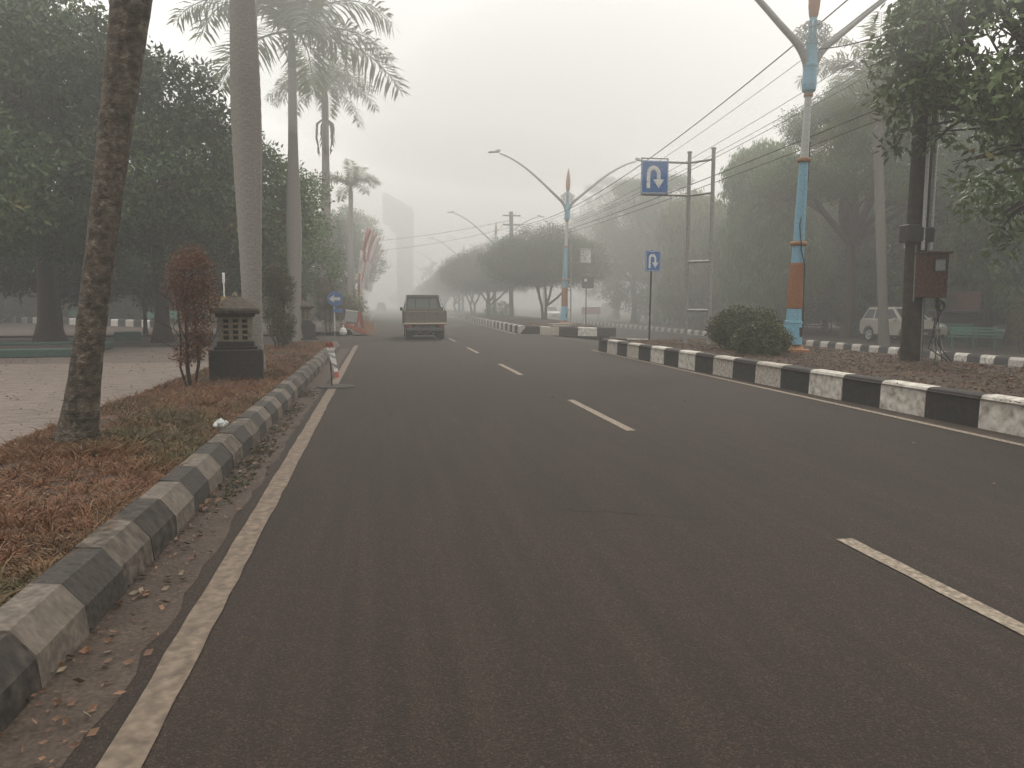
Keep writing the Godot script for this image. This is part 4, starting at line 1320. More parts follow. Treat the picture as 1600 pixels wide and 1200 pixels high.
func vegetation() -> void:
	# frond kinds: upright, arching, spreading, hanging; two of each
	for q in [[78.0, 0.0, 0.4], [52.0, -62.0, 0.6], [18.0, -64.0, 0.65], [-15.0, -90.0, 0.6]]:
		fronds.append([frond_mesh(q[0], q[1], 3.7, 1.15, q[2]), frond_mesh(q[0] - 8.0, q[1] + 10.0, 3.6, 1.08, q[2])])
	palm_leaf = StandardMaterial3D.new()
	palm_leaf.resource_name = "palm_leaf"
	palm_leaf.albedo_color = lin(0.032, 0.045, 0.02)
	palm_leaf.roughness = 0.55
	palm_leaf.cull_mode = BaseMaterial3D.CULL_DISABLED
	palm_leaf.backlight_enabled = true
	palm_leaf.backlight = Color(0.3, 0.34, 0.12)
	palm_leaf2 = palm_leaf.duplicate()
	palm_leaf2.albedo_color = lin(0.045, 0.047, 0.022)
	var grp := "tall palms in a row along the left verge"
	palm("leaning palm with mottled lichen bark nearest the camera on the left", Vector3(-2.75, 0.17, -7.45), Vector3(-0.98, 9.6, -6.9), 0.105, 0.16, 1.0, 12, grp, M.lichen_bark, 0, 1.3, 0.05, [0, 1, 1, 2, 2, 3], 0.0, 0.55, 0.0, 0.9)
	palm("smooth grey palm trunk standing behind the nearest stone lantern", Vector3(-2.35, 0.17, -14.95), Vector3(-2.30, 12.6, -14.95), 0.155, 0.17, 1.05, 14, grp, M.palm_bark, 0, 1.5, 0.105, [0, 1, 1, 2, 2, 3], 0.0, 0.38)
	palm("tall palm with wide spreading crown beside the second stone lantern", Vector3(-3.22, 0.17, -30.3), Vector3(-3.05, 10.1, -30.35), 0.23, 0.15, 1.28, 17, grp, M.palm_bark, 0, 1.35, 0.09, [0, 1, 2, 1, 0, 2], 0.15, 0.42)
	palm("slimmer palm with dead hanging sheath behind the blue arrow sign", Vector3(-3.02, 0.17, -45.4), Vector3(-2.85, 11.6, -45.4), 0.25, 0.19, 0.95, 15, grp, M.palm_bark, 5, 2.0, 0.05, [1, 2, 1, 2, 3, 0], 0.6)
	palm("hazy smaller palm behind the fourth palm of the left row", Vector3(-2.3, 0.17, -60.5), Vector3(-2.05, 9.3, -60.5), 0.22, 0.17, 0.72, 11, grp, M.palm_bark, 0, 1.0, 0.04, [0, 1, 1, 2], 1.0)
	palm("faint palm farthest along the left row near the banners", Vector3(-2.6, 0.17, -75.0), Vector3(-2.4, 8.0, -75.0), 0.22, 0.17, 0.75, 12, grp, M.palm_bark, 0, 1.0, 0.04, [1, 2, 2, 3], 0.3)
	var cl_dark := leaf_clump(20, 0.34, 0.19, 0.042)
	var cl_mid := leaf_clump(18, 0.30, 0.16, 0.036)
	var cl_fine := leaf_clump(26, 0.34, 0.11, 0.022)
	var cl_hang := leaf_clump(22, 0.32, 0.30, 0.028, 0.75)
	var cl_big := leaf_clump(12, 0.20, 0.17, 0.036, 0.35)
	var dk := [Color(0.012, 0.029, 0.008), Color(0.056, 0.094, 0.022)]
	var md := [Color(0.034, 0.070, 0.020), Color(0.095, 0.155, 0.040)]
	var yl := [Color(0.045, 0.07, 0.022), Color(0.115, 0.14, 0.04)]
	var gl := "big dark trees of the left park"
	tree("broad_tree", "huge dark tree filling the upper left corner of the view", gl, Vector3(-12.48, 0.1, -32.00), 0.42, 4.0, W8([[-14.5, 10.1, -35.1, 3.6], [-11.9, 11.1, -34.0, 2.5], [-15.5, 10.5, -32.5, 3.4], [-13.5, 6.4, -34.4, 3.3], [-14.6, 5.8, -30.7, 2.9], [-13.0, 5.6, -37.8, 2.6], [-18.2, 8.0, -31.0, 3.2], [-15.5, 14.0, -36.0, 2.2]]), cl_dark, 110.0, -0.30, 0.9, dk)
	tree("broad_tree", "rounded dark tree whose crown shows between the two nearest palm trunks", gl, Vector3(-8.32, 0.1, -31.60), 0.30, 3.5, W8([[-9.1, 9.9, -35.9, 2.5], [-9.9, 6.9, -34.6, 2.6], [-8.4, 8.3, -38.1, 2.7], [-8.5, 5.4, -37.0, 2.6], [-11.0, 11.3, -36.4, 1.9]]), cl_dark, 95.0, -0.30, 0.9, dk)
	tree("broad_tree", "lower tree right of the smooth grey palm trunk", gl, Vector3(-5.60, 0.1, -35.20), 0.26, 3.0, W8([[-6.1, 7.3, -41.6, 2.3], [-7.5, 5.9, -39.3, 2.5], [-5.0, 6.2, -42.7, 2.0], [-7.0, 8.8, -41.4, 1.6], [-6.1, 4.3, -40.5, 2.2]]), cl_dark, 95.0, -0.32, 0.9, md)
	tree("broad_tree", "hazy slender tree behind the third palm trunk", gl, Vector3(-4.00, 0.1, -42.40), 0.18, 2.8, W8([[-4.4, 8.6, -51.8, 1.3], [-4.8, 5.8, -49.8, 2.0], [-4.1, 3.7, -51.9, 1.9]]), cl_mid, 95.0, -0.2, 0.9, md)
	tree("broad_tree", "pale hazy tree behind the farthest palms on the left", gl, Vector3(-2.9, 0.1, -79.0), 0.25, 3.0, ([[-2.0, 8.0, -78.0, 2.3], [-3.5, 6.0, -75.9, 2.2], [-1.3, 5.6, -80.0, 2.1], [-2.8, 9.7, -76.9, 1.4]]), cl_mid, 70.0, -0.25, 0.9, md)
	var un := [[-17.6, -33.5, 1.9, "small understory tree left of the biggest left trunk"], [-13.4, -35.5, 1.8, "small understory tree between the two biggest left trunks"], [-10.6, -37.5, 1.8, "small understory tree right of the leaning palm"], [-7.6, -38.5, 1.7, "small understory tree behind the rusty shrub"], [-21.5, -31.0, 2.0, "small understory tree at the far left edge"]]
	for b in un:
		var x: float = b[0]
		var z: float = b[1]
		var r: float = b[2]
		tree("small_tree", b[3], gl, Vector3(x, 0.1, z), 0.10, 1.6, [[x, 3.6, z, r], [x + 1.5, 3.1, z - 0.5, r * 0.85], [x - 1.5, 3.2, z + 0.3, r * 0.85], [x + 0.4, 2.4, z - 1.0, r * 0.7]], cl_dark, 120.0, -0.5, 0.8, dk)
	var bk := [[-21.0, -62.5, 3.9, "dark tree deep in the park at the left edge"], [-16.8, -59.5, 3.6, "dark tree deep in the park behind the thick left trunk"], [-12.3, -57.0, 3.8, "dark tree deep in the park left of the rusty shrub"], [-8.7, -60.0, 3.2, "dark tree deep in the park behind the nearest stone lantern"], [-26.0, -69.5, 4.2, "dark tree beyond the left edge of the park kerb"], [-6.0, -68.0, 3.4, "far hazy tree between third and fourth palm trunks"]]
	bk.append_array([[-15.0, -66.0, 4.0, "deep park tree filling the gap left of the leaning palm"], [-20.5, -68.0, 4.2, "deep park tree behind the left bench"], [-27.0, -62.0, 4.2, "deep park tree far left beyond the white kerb"], [-33.0, -56.0, 4.4, "outermost dark park tree on the left"], [-11.0, -74.0, 4.0, "deep park tree behind the green benches"], [-30.0, -74.0, 4.6, "farthest dark park tree on the left"]])
	for b in bk:
		var x: float = b[0]
		var z: float = b[1]
		var r: float = b[2]
		tree("broad_tree", b[3], gl, Vector3(x, 0.1, z - 1.0), 0.26, 2.6, [[x, 4.6, z, r], [x + 1.8, 6.8, z - 1.2, r * 0.8], [x - 2.0, 6.4, z + 0.6, r * 0.8], [x, 2.0, z - 2.6, r * 0.8], [x + 2.4, 1.6, z - 1.0, r * 0.6], [x - 2.4, 1.6, z - 1.0, r * 0.6]], cl_dark, 90.0, -0.5, 0.9, dk)
	# median umbrella trees
	var gm := "round topped trees planted along the far median"
	var ms := [[11.6, -54.2, 4.0, 4.35, "nearest round topped median tree with forking trunks behind the second lamp"], [9.5, -67.0, 3.7, 4.1, "second round topped median tree left of the second lamp"], [9.6, -80.0, 3.5, 4.0, "third hazy round topped median tree"], [9.4, -95.0, 3.2, 3.8, "fourth hazy round topped median tree"], [9.2, -114.0, 3.0, 3.6, "fifth pale round topped median tree"], [8.6, -138.0, 2.6, 3.2, "farthest pale round topped median tree above the truck roof"]]
	for q in ms:
		var x: float = q[0]
		var z: float = q[1]
		var r: float = q[2]
		var y: float = q[3]
		var lb := [[x, y + 0.5, z, r * 0.80], [x - r * 0.55, y + 0.05, z + 0.6, r * 0.62], [x + r * 0.6, y + 0.05, z - 0.3, r * 0.62], [x + 0.3, y, z + r * 0.6, r * 0.6], [x - 0.2, y + 0.1, z - r * 0.6, r * 0.62]]
		tree("round_topped_tree", q[4], gm, Vector3(x, 0.3, z), 0.20, 1.0, lb, cl_fine, 200.0, -0.75, 0.66, [Color(0.026, 0.045, 0.017), Color(0.06, 0.085, 0.028)], Vector3.ZERO, 2)
	tree("round_topped_tree", "pale far tree where the road fades into haze", gm, Vector3(6.5, 0.1, -190.0), 0.2, 1.2, [[6.5, 3.2, -190.0, 2.6], [4.5, 2.5, -192.0, 2.2]], cl_fine, 60.0, -0.6, 0.7, md, Vector3.ZERO, 2)
	palm("far pale palm crown rising above the median trees", Vector3(9.8, 0.3, -150.0), Vector3(9.6, 7.2, -150.0), 0.2, 0.16, 0.72, 12, "palms across the median", M.palm_bark, 0, 0.6, 0.0, [0, 1, 2, 2, 3])
	# right side
	tree("leafy_tree", "near leafy tree hanging into the upper right corner before the utility pole", "", Vector3(11.35, 0.25, -9.2), 0.20, 3.2, [[9.75, 6.0, -12.1, 1.15], [10.2, 5.2, -11.1, 1.25], [9.55, 5.6, -12.9, 0.8], [10.3, 4.3, -11.6, 1.0], [10.0, 4.9, -13.1, 0.75], [11.9, 3.8, -13.5, 0.8], [10.9, 6.6, -11.6, 1.2], [10.6, 7.4, -13.0, 1.2], [11.4, 2.9, -12.6, 0.6]], cl_big, 150.0, -0.10, 0.95, [Color(0.038, 0.07, 0.024), Color(0.11, 0.15, 0.05)], Vector3(-0.2, 0, -0.6))
	var gr := "park trees beyond the opposite carriageway"
	var P := -0.35
	tree("weeping_tree", "green weeping tree with hanging foliage between gantry posts and lamp", gr, Vector3(22.9, P, -42.5), 0.30, 4.0, [[21.6, 8.4, -41.5, 2.2], [21.9, 5.4, -41.8, 2.4], [21.8, 2.6, -42.0, 2.2], [21.9, 4.8, -45.6, 2.0], [23.0, 3.9, -40.4, 1.9], [22.8, 9.0, -43.5, 1.6]], cl_hang, 170.0, -0.3, 1.0, md, Vector3.ZERO, 1, true)
	tree("weeping_tree", "second weeping tree in haze behind the small turn sign", gr, Vector3(22.5, P, -52.0), 0.28, 4.0, [[21.4, 7.0, -51.0, 2.2], [21.6, 4.4, -50.6, 2.3], [21.4, 2.2, -51.5, 2.0]], cl_hang, 170.0, -0.3, 1.0, yl, Vector3.ZERO, 1, true)
	tree("layered_tree", "layered spreading tree behind the nearest lamp and palm", gr, Vector3(24.3, P, -37.0), 0.34, 5.0, [[21.4, 10.1, -35.4, 1.9], [22.7, 11.0, -34.4, 2.0], [23.8, 9.4, -33.6, 2.2], [22.3, 7.7, -35.0, 2.4], [20.7, 7.7, -36.6, 2.0], [24.8, 11.6, -33.8, 1.9], [25.8, 10.0, -32.8, 2.1], [24.6, 7.2, -32.6, 2.2], [26.6, 8.0, -31.4, 2.2]], cl_fine, 430.0, -0.24, 0.5, md)
	tree("layered_tree", "tall layered tree fading above the big blue sign", gr, Vector3(22.5, P, -61.0), 0.3, 6.0, [[21.9, 10.6, -60.4, 1.5], [20.9, 11.1, -63.0, 1.6], [23.2, 11.1, -59.8, 1.5], [22.5, 9.2, -61.5, 2.2]], cl_fine, 350.0, -0.15, 0.4, md)
	tree("broad_tree", "yellow green hazy tree left of the small turn sign", gr, Vector3(22.5, P, -66.5), 0.30, 3.5, [[22.0, 8.0, -66.0, 3.3], [23.6, 6.2, -63.5, 3.4], [20.8, 6.2, -69.0, 2.9], [22.0, 3.0, -66.0, 2.6]], cl_mid, 110.0, -0.3, 0.85, yl)
	tree("broad_tree", "pale tree mass behind the second lamp", gr, Vector3(27.0, P, -86.0), 0.35, 4.5, [[26.5, 11.0, -86.0, 4.2], [29.3, 12.4, -83.0, 3.5], [24.3, 9.0, -88.7, 3.8], [25.5, 5.0, -87.0, 3.6]], cl_mid, 75.0, -0.4, 0.85, yl)
	tree("broad_tree", "faint pale tree above the median crowns on the right", gr, Vector3(24.0, P, -112.0), 0.35, 4.0, [[23.5, 7.0, -112.0, 4.0], [26.5, 9.0, -110.0, 4.0], [21.5, 6.0, -116.0, 3.4]], cl_mid, 60.0, -0.4, 0.85, yl)
	tree("layered_tree", "flat topped tree standing highest in the haze near the sign", gr, Vector3(31.0, P, -100.0), 0.28, 14.0, [[29.6, 17.5, -99.5, 1.3], [28.0, 16.6, -100.0, 1.1], [31.3, 17.0, -99.0, 1.2]], cl_fine, 300.0, -0.2, 0.35, md)
	var rb := [[26.5, -46.0, 3.2, "dark park tree behind the round hedge"], [28.5, -42.5, 3.2, "dark park tree behind the clipped column hedge"], [29.5, -39.0, 3.2, "dark park tree behind the silver car"], [30.0, -35.0, 2.9, "dark park tree right of the silver car"], [27.0, -52.5, 3.4, "dark park tree left of the nearest lamp"], [33.5, -31.0, 3.4, "dark park tree behind the green bench"], [35.0, -25.5, 3.4, "dark park tree at the right edge"], [26.0, -59.5, 3.4, "dark park tree behind the gantry posts"]]
	rb.append_array([[31.0, -50.0, 3.8, "deep park tree behind the pale shelter"], [36.0, -42.0, 3.8, "deep park tree behind the brick kiosk wall"], [40.0, -34.0, 4.0, "deep park tree far right behind the bench"], [30.5, -60.0, 3.8, "deep park tree in haze left of the shelter"], [29.0, -70.0, 3.8, "deep park tree in haze behind the leaning boards"]])
	for b in rb:
		var x: float = b[0]
		var z: float = b[1]
		var r: float = b[2]
		tree("broad_tree", b[3], gr, Vector3(x, P, z), 0.20, 3.0, [[x, 5.0, z, r], [x + 1.6, 7.4, z - 1.0, r * 0.8], [x - 1.4, 7.0, z + 0.6, r * 0.7], [x + 0.6, 2.4, z - 2.8, r * 0.8], [x + 2.2, 1.6, z - 1.0, r * 0.6], [x - 2.2, 1.6, z - 1.4, r * 0.6]], cl_mid, 110.0, -0.4, 0.85, md)
	tree("leafy_tree", "forked park tree above the green bench with drooping leaves", gr, Vector3(25.2, P, -28.8), 0.20, 2.6, [[23.5, 4.3, -26.2, 1.8], [24.6, 3.8, -28.9, 1.4], [23.6, 2.7, -25.4, 1.4], [22.6, 5.3, -24.8, 1.5], [24.5, 6.0, -27.0, 1.9]], cl_hang, 150.0, -0.1, 0.95, dk, Vector3(-0.2, 0, 0.3), 2)
	tree("leafy_tree", "dark trunked tree at right beyond the bench", gr, Vector3(27.2, P, -29.6), 0.22, 3.0, [[25.6, 4.6, -25.5, 1.7], [26.6, 6.2, -26.5, 2.0], [26.0, 3.0, -25.0, 1.4], [27.5, 7.5, -29.0, 2.2]], cl_hang, 130.0, -0.15, 0.95, dk, Vector3(0.1, 0, 0.2))
	palm("tall hazy palm on the far kerb standing before the silver car", Vector3(20.65, P, -28.9), Vector3(20.0, 9.4, -29.2), 0.19, 0.18, 0.95, 13, "palms across the median", M.palm_bark_dark, 0, 0.9, 0.0, [0, 1, 2, 1, 2, 3], 0.5)
	# small conifer by the pole
	var t := thing("conifer", "small tiered conifer behind the utility pole box", "tree", Vector3(25.4, P, -36.2), 0.0)
	var g := G.new()
	g.tube([Vector3(0, -0.1, 0), Vector3(0, 3.6, 0)], [0.07, 0.02], 7)
	obj(g, "trunk", M.bark, t)
	var xs := []
	var cs := []
	for k in 900:
		var u := rng.randf()
		var tier := floorf(u * 7.0) / 7.0
		var rr := (1.25 * (1.0 - tier) + 0.15) * sqrt(rng.randf())
		var a := rng.randf() * TAU
		xs.append(Transform3D(Basis(Vector3.UP, rng.randf() * TAU), Vector3(cos(a) * rr, 0.5 + tier * 3.2 - rr * 0.12 + rng.randf() * 0.1, sin(a) * rr)))
		var c := Color(0.03, 0.055, 0.04) * rng.randf_range(0.7, 1.6)
		cs.append(c)
	scatter(leaf_clump(16, 0.14, 0.16, 0.018), M.leaf, xs, cs, "foliage", t).set_meta("kind", "stuff")
	# shrubs
	var tiny := leaf_clump(26, 0.11, 0.055, 0.009)
	var box_leaf := leaf_clump(22, 0.10, 0.052, 0.016)
	var rust := [Color(0.07, 0.03, 0.016), Color(0.14, 0.06, 0.03)]
	shrub("rusty_shrub", "tall half bare rusty brown shrub beside the nearest stone lantern", "", Vector3(-3.02, 0.13, -13.0), [[-2.96, 1.95, -13.0, 0.36], [-2.93, 1.55, -13.0, 0.34], [-3.18, 1.6, -13.05, 0.26], [-2.88, 1.15, -12.95, 0.24], [-3.1, 1.15, -13.0, 0.22], [-2.95, 2.2, -13.0, 0.18], [-3.1, 0.75, -13.0, 0.2], [-2.9, 0.8, -13.0, 0.16]], tiny, 1050.0, rust, 5, 0.17, -0.38)
	var olive := [Color(0.035, 0.035, 0.016), Color(0.08, 0.07, 0.03)]
	shrub("column_shrub", "olive column shrub between the two stone lanterns", "clipped column shrubs on the verge", Vector3(-2.80, 0.17, -22.4), [[-2.78, 1.95, -22.4, 0.42], [-2.80, 1.45, -22.4, 0.46], [-2.75, 1.0, -22.35, 0.42], [-2.70, 0.65, -22.4, 0.3], [-2.8, 2.25, -22.4, 0.3]], box_leaf, 750.0, olive, 5, 0.2, -0.35)
	shrub("column_shrub", "dark column shrub behind the second stone lantern", "clipped column shrubs on the verge", Vector3(-2.45, 0.1, -37.4), [[-2.50, 2.2, -37.6, 0.55], [-2.5, 1.6, -37.6, 0.6], [-2.5, 1.0, -37.6, 0.55]], box_leaf, 420.0, olive, 4, 0.2, -0.5)
	var hedge_t := [Color(0.026, 0.038, 0.015), Color(0.065, 0.08, 0.027)]
	var hedge_l := [Color(0.04, 0.052, 0.02), Color(0.09, 0.10, 0.038)]
	var olive2 := [Color(0.036, 0.042, 0.018), Color(0.085, 0.08, 0.03)]
	shrub("clipped_hedge", "clipped hedge behind the blue arrow sign", "", Vector3(-2.0, 0.15, -43.5), [[-2.2, 1.3, -43.2, 0.75], [-1.7, 1.2, -43.8, 0.7], [-2.6, 1.1, -43.4, 0.6]], box_leaf, 300.0, olive2, 4, 0.3, -0.6)
	shrub("clipped_hedge", "dark hedge left of the red and white banners", "", Vector3(-2.0, 0.15, -52.0), [[-2.0, 1.3, -52.0, 0.9], [-1.7, 1.1, -54.0, 0.9]], box_leaf, 200.0, olive2, 4, 0.3, -0.6)
	shrub("round_hedge", "wide rounded hedge behind the smaller one on the near median", "rounded hedges beside the nearest lamp", Vector3(8.6, 0.33, -17.9), [[8.75, 0.98, -17.9, 0.5], [8.5, 0.85, -18.1, 0.42], [9.15, 0.92, -17.6, 0.5], [8.8, 0.65, -17.5, 0.5]], box_leaf, 1500.0, hedge_t, 6, 0.35, -0.75, 0.85)
	shrub("round_hedge", "smaller rounded hedge just left of the nearest lamp base", "rounded hedges beside the nearest lamp", Vector3(8.2, 0.33, -16.1), [[8.36, 0.72, -16.0, 0.40], [8.15, 0.68, -16.1, 0.34], [8.6, 0.70, -15.85, 0.36], [8.35, 0.5, -15.8, 0.38]], box_leaf, 2100.0, hedge_l, 6, 0.3, -0.85, 0.85)
	shrub("column_shrub", "clipped column shrub left of the silver car", "clipped column shrubs across the road", Vector3(24.2, P, -37.2), [[24.2, 0.2, -37.2, 0.42], [24.2, 0.65, -37.2, 0.42], [24.2, 1.0, -37.2, 0.4]], box_leaf, 500.0, hedge_t, 4, 0.2, -0.7)
	shrub("column_shrub", "bushy column shrub cut by the right edge of the view", "clipped column shrubs across the road", Vector3(22.9, P, -24.2), [[22.9, 0.3, -24.2, 0.5], [22.9, 0.9, -24.2, 0.55], [23.0, 1.4, -24.2, 0.45]], box_leaf, 600.0, olive2, 4, 0.2, -0.7)
	shrub("median_bush", "dark bush on the far median left of the forking trunks", "", Vector3(9.6, 0.3, -62.0), [[9.6, 0.9, -62.0, 0.8], [10.4, 0.8, -63.0, 0.7], [9.0, 0.8, -63.5, 0.6]], box_leaf, 260.0, hedge_t, 4, 0.3, -0.6)

func furniture() -> void:
	var lamp := lamp_post()
	lamp.position = Vector3(9.47, 0.37, -16.6)
	lamp.rotation = Vector3(0, 0, -0.03)
	var lx := [[10.42, -43.3, "second blue and orange street lamp beside the round topped tree"], [10.6, -72.2, "third street lamp, hazy, rising behind the median trees"], [10.6, -100.4, "fourth street lamp, pale in the haze"], [10.0, -128.6, "fifth street lamp, very pale in the haze"], [9.2, -156.8, "farthest street lamp, barely visible in the haze"]]
	for q in lx:
		var d := dup(lamp, Vector3(q[0], 0.34, q[1]), 0.0, q[2])
		d.rotation = Vector3(0, 0, -0.025)
	gantry("tall gantry of two grey posts holding a big blue turn sign", Vector3(8.45, 0.36, -20.5), 0.0, true)
	gantry("hazy gantry with a pale sign back beside the second lamp", Vector3(12.6, 0.1, -50.4), PI, false)
	# small turn sign
	var t := thing("turn_sign", "small blue turn sign on a thin post at the median nose", "sign", Vector3(8.14, 0.36, -22.6))
	var g := G.new()
	g.tube([Vector3(0, -0.2, 0), Vector3(0.03, 2.75, 0)], [0.028], 10)
	obj(g, "post", M.dark_metal, t)
	uturn_board(t, Vector3(0.06, 2.42, 0.045), 0.48, 0.62)
	# utility poles
	var pole := utility_pole("near utility pole with rusty meter box on the right", Vector3(10.42, 0.33, -13.75), 8.9, 0.205)
	g = G.new()
	g.box(Vector3(0.10, 1.70, 0.33), Vector3(0.46, 0.84, 0.36), 0.015)
	g.box(Vector3(0.10, 2.135, 0.345), Vector3(0.54, 0.035, 0.44), 0.008)
	var bx := obj(g, "meter_box", M.rust_box, pole)
	g = G.new()
	for s in [[-0.13, 0.0, 0.03, 0.24], [0.13, 0.0, 0.03, 0.24], [0.0, 0.12, 0.29, 0.03], [0.0, -0.12, 0.29, 0.03]]:
		g.box(Vector3(0.14 + s[0], 1.90 + s[1], 0.525), Vector3(s[2], s[3], 0.03), 0.004)
	obj(g, "window_frame", M.car_trim, bx)
	g = G.new()
	g.box(Vector3(0.14, 1.90, 0.513), Vector3(0.23, 0.21, 0.008), 0.002)
	obj(g, "window_pane", M.grey_metal, bx)
	g = G.new()
	g.box(Vector3(0.28, 1.56, 0.52), Vector3(0.03, 0.12, 0.03), 0.006)
	obj(g, "latch", M.dark_metal, bx)
	g = G.new()
	g.box(Vector3(-0.24, 2.52, 0.10), Vector3(0.26, 0.34, 0.28), 0.02)
	g.box(Vector3(0.04, 2.50, 0.16), Vector3(0.3, 0.28, 0.2), 0.02)
	obj(g, "relay_box", M.dark_metal, pole)
	for q in [[-0.04, 0.235, 8.3], [0.16, 0.19, 7.4]]:
		g = G.new()
		g.tube([Vector3(q[0], 2.2, q[1]), Vector3(q[0] + 0.02, 5.0, q[1] - 0.03), Vector3(q[0] - 0.02, q[2], q[1] - 0.05)], [0.034], 8)
		obj(g, "conduit", M.lamp_pale, pole)
	g = G.new()
	g.tube([Vector3(-0.14, 2.3, 0.17), Vector3(-0.13, 1.2, 0.17)], [0.014], 6)
	g.tube([Vector3(0.08, -0.1, 0.19), Vector3(0.06, 1.3, 0.2)], [0.016], 6)
	obj(g, "thin_conduit", M.grey_metal, pole)
	for k in 7:
		g = G.new()
		var x := 0.22 + 0.05 * (k % 4)
		var e := rng.randf_range(-0.1, 0.35)
		g.tube([Vector3(x, 1.3, 0.3), Vector3(x + 0.07 * sin(k * 2.0), 1.0, 0.36), Vector3(x + 0.05 * cos(k * 3.0), 0.6, 0.3), Vector3(x + 0.12 * sin(k * 1.3), 0.3, 0.34), Vector3(x + e, 0.02, 0.4)], [0.012], 5)
		obj(g, "loose_cable", M.cable if k % 3 else M.grey_metal, pole)
	g = G.new()
	g.torus(Vector3(0.31, 1.12, 0.36), 0.10, 0.014, Basis(), 14, 5)
	g.torus(Vector3(0.33, 1.10, 0.37), 0.085, 0.012, Basis(Vector3.UP, 0.5), 14, 5)
	obj(g, "cable_coil", M.cable, pole)
	utility_pole("far utility pole rising out of the round topped trees", Vector3(11.05, 0.3, -65.1), 8.9, 0.19)
	utility_pole("thin pale utility pole far along the median", Vector3(11.3, 0.3, -112.0), 8.4, 0.17)
	var A := Vector3(10.42, 0, -13.6)
	var Bp := Vector3(11.05, 0, -65.0)
	var Cp := Vector3(11.3, 0, -112.0)
	var ws := [[-0.65, 8.05, 8.05, 1.5, 0.016, "thick upper power cable crossing the nearest lamp top"], [-0.3, 7.75, 7.9, 1.3, 0.008, "thin cable just under the thick upper one"], [0.3, 7.2, 7.0, 0.8, 0.008, "upper of three parallel thin cables right of the lamp"], [0.65, 7.0, 7.0, 0.7, 0.008, "middle of three parallel thin cables right of the lamp"], [0.5, 6.75, 6.9, 0.7, 0.009, "lower of three parallel thin cables right of the lamp"], [-0.12, 5.55, 6.4, 0.35, 0.012, "low twisted cable crossing behind the lamp shaft"], [0.1, 5.40, 6.3, 0.35, 0.010, "lowest cable running behind the blue lamp shaft"]]
	for w in ws: cable(w[5], A + Vector3(w[0], w[1], 0), Bp + Vector3(w[0], w[2], 0), w[3], w[4])
	cable("thin cable between the far utility poles", Bp + Vector3(-0.65, 8.2, 0), Cp + Vector3(-0.65, 7.8, 0), 0.8, 0.016)
	cable("thin cable crossing the road towards the left in the haze", Bp + Vector3(0, 8.5, 0), Vector3(-13.0, 8.2, -88.0), 0.9, 0.018)
	cable("lower cable crossing the road towards the left in the haze", Bp + Vector3(0, 7.9, 0), Vector3(-13.0, 7.3, -88.0), 1.1, 0.016)
	cable("service cable from the near pole to the lamp arms", A + Vector3(-0.1, 6.9, 0), Vector3(9.75, 7.18, -16.55), 0.12, 0.014)
	var gd := G.new()
	gd.tube([Vector3(0, -0.1, 0), Vector3(0, 8.4, 0)], [0.14, 0.10], 10)
	var up := thing("utility_pole", "thin far pole among the left trees where the crossing cables end", "utility pole", Vector3(-13.0, 0.1, -88.0))
	obj(gd, "pole", M.pole_wood, up)
	# vehicles
	pickup(Vector3(1.83, 0, -31.9), 0.0)
	suv("silver compact car parked beyond the far kerb behind a palm trunk", Vector3(24.0, -0.32, -32.4), -PI / 2, M.car_silver)
	suv("dark parked car half hidden behind bushes beyond the gantry", Vector3(24.6, -0.32, -63.0), -PI / 2, M.car_dark)
	suv("pale parked car seen between the forking median trunks", Vector3(21.0, -0.5, -94.0), -PI / 2, M.car_white)
	suv("dark vehicle far down the road in thick haze", Vector3(0.2, 0.0, -150.0), PI / 2, M.car_dark)
	# stone lanterns and verge things
	stone_lantern("nearest stone lantern on a black plinth before the grey palm", Vector3(-2.45, 0.17, -13.85), 0.12, 1.0)
	stone_lantern("second smaller looking stone lantern beside the third palm", Vector3(-2.95, 0.17, -30.6), 0.2, 1.0)
	t = thing("striped_stake", "thin stake with red top and white tape beside the kerb", "stake", Vector3(-0.90, 0.0, -14.1))
	g = G.new()
	g.lathe([Vector2(0.0, 0.03), Vector2(0.30, 0.028), Vector2(0.34, 0.012), Vector2(0.34, 0.0)], Vector3(0.08, 0, 0), 18)
	obj(g, "base_disc", M.kerb_grey, t)
	g = G.new()
	g.tube([Vector3(0.02, 0.0, 0), Vector3(-0.01, 0.78, 0)], [0.012], 7)
	obj(g, "rod", M.rust_box, t)
	g = G.new()
	for k in 5:
		var b := Basis(Vector3.UP, k * 1.3)
		g.quad(b * Vector3(-0.06, 0.72, 0.01), b * Vector3(0.07, 0.70, 0.03), b * Vector3(0.06, 0.80, 0.0), b * Vector3(-0.05, 0.81, -0.02), b * Vector3.BACK)
	obj(g, "red_knot", M.red_cloth, t)
	g = G.new()
	var pa := Vector3(-0.06, 0.72, 0.03)
	var pb := Vector3(0.08, 0.72, 0.02)
	for k in range(1, 9):
		var y := 0.72 - 0.055 * k
		var q0 := Vector3(-0.06 + 0.016 * k, y, 0.03 + 0.02 * sin(k * 1.7))
		var q1 := q0 + Vector3(0.13 - 0.008 * k, 0.005, 0.03 * cos(k * 2.1))
		g.quad(pa, pb, q1, q0, Vector3.BACK)
		pa = q0
		pb = q1
	var tape := obj(g, "white_tape", M.white_cloth, t)
	g = G.new()
	g.quad(pa, pb, pb + Vector3(0.02, -0.10, 0.02), pa + Vector3(0.01, -0.12, 0.02), Vector3.BACK)
	obj(g, "red_end", M.red_cloth, tape)
	g = G.new()
	for k in 14:
		var o := Vector3(rng.randfn() * 0.035, 0.035 + rng.randf() * 0.03, rng.randfn() * 0.025)
		g.box(o, Vector3(0.07, 0.035, 0.05), 0.01, Basis(Vector3(rng.randfn(), rng.randfn(), rng.randfn()).normalized(), rng.randf() * 3.0))
	var lit := obj(g, "crumpled_wrapper", M.lamp_pale)
	lit.position = Vector3(-1.63, 0.22, -8.2)
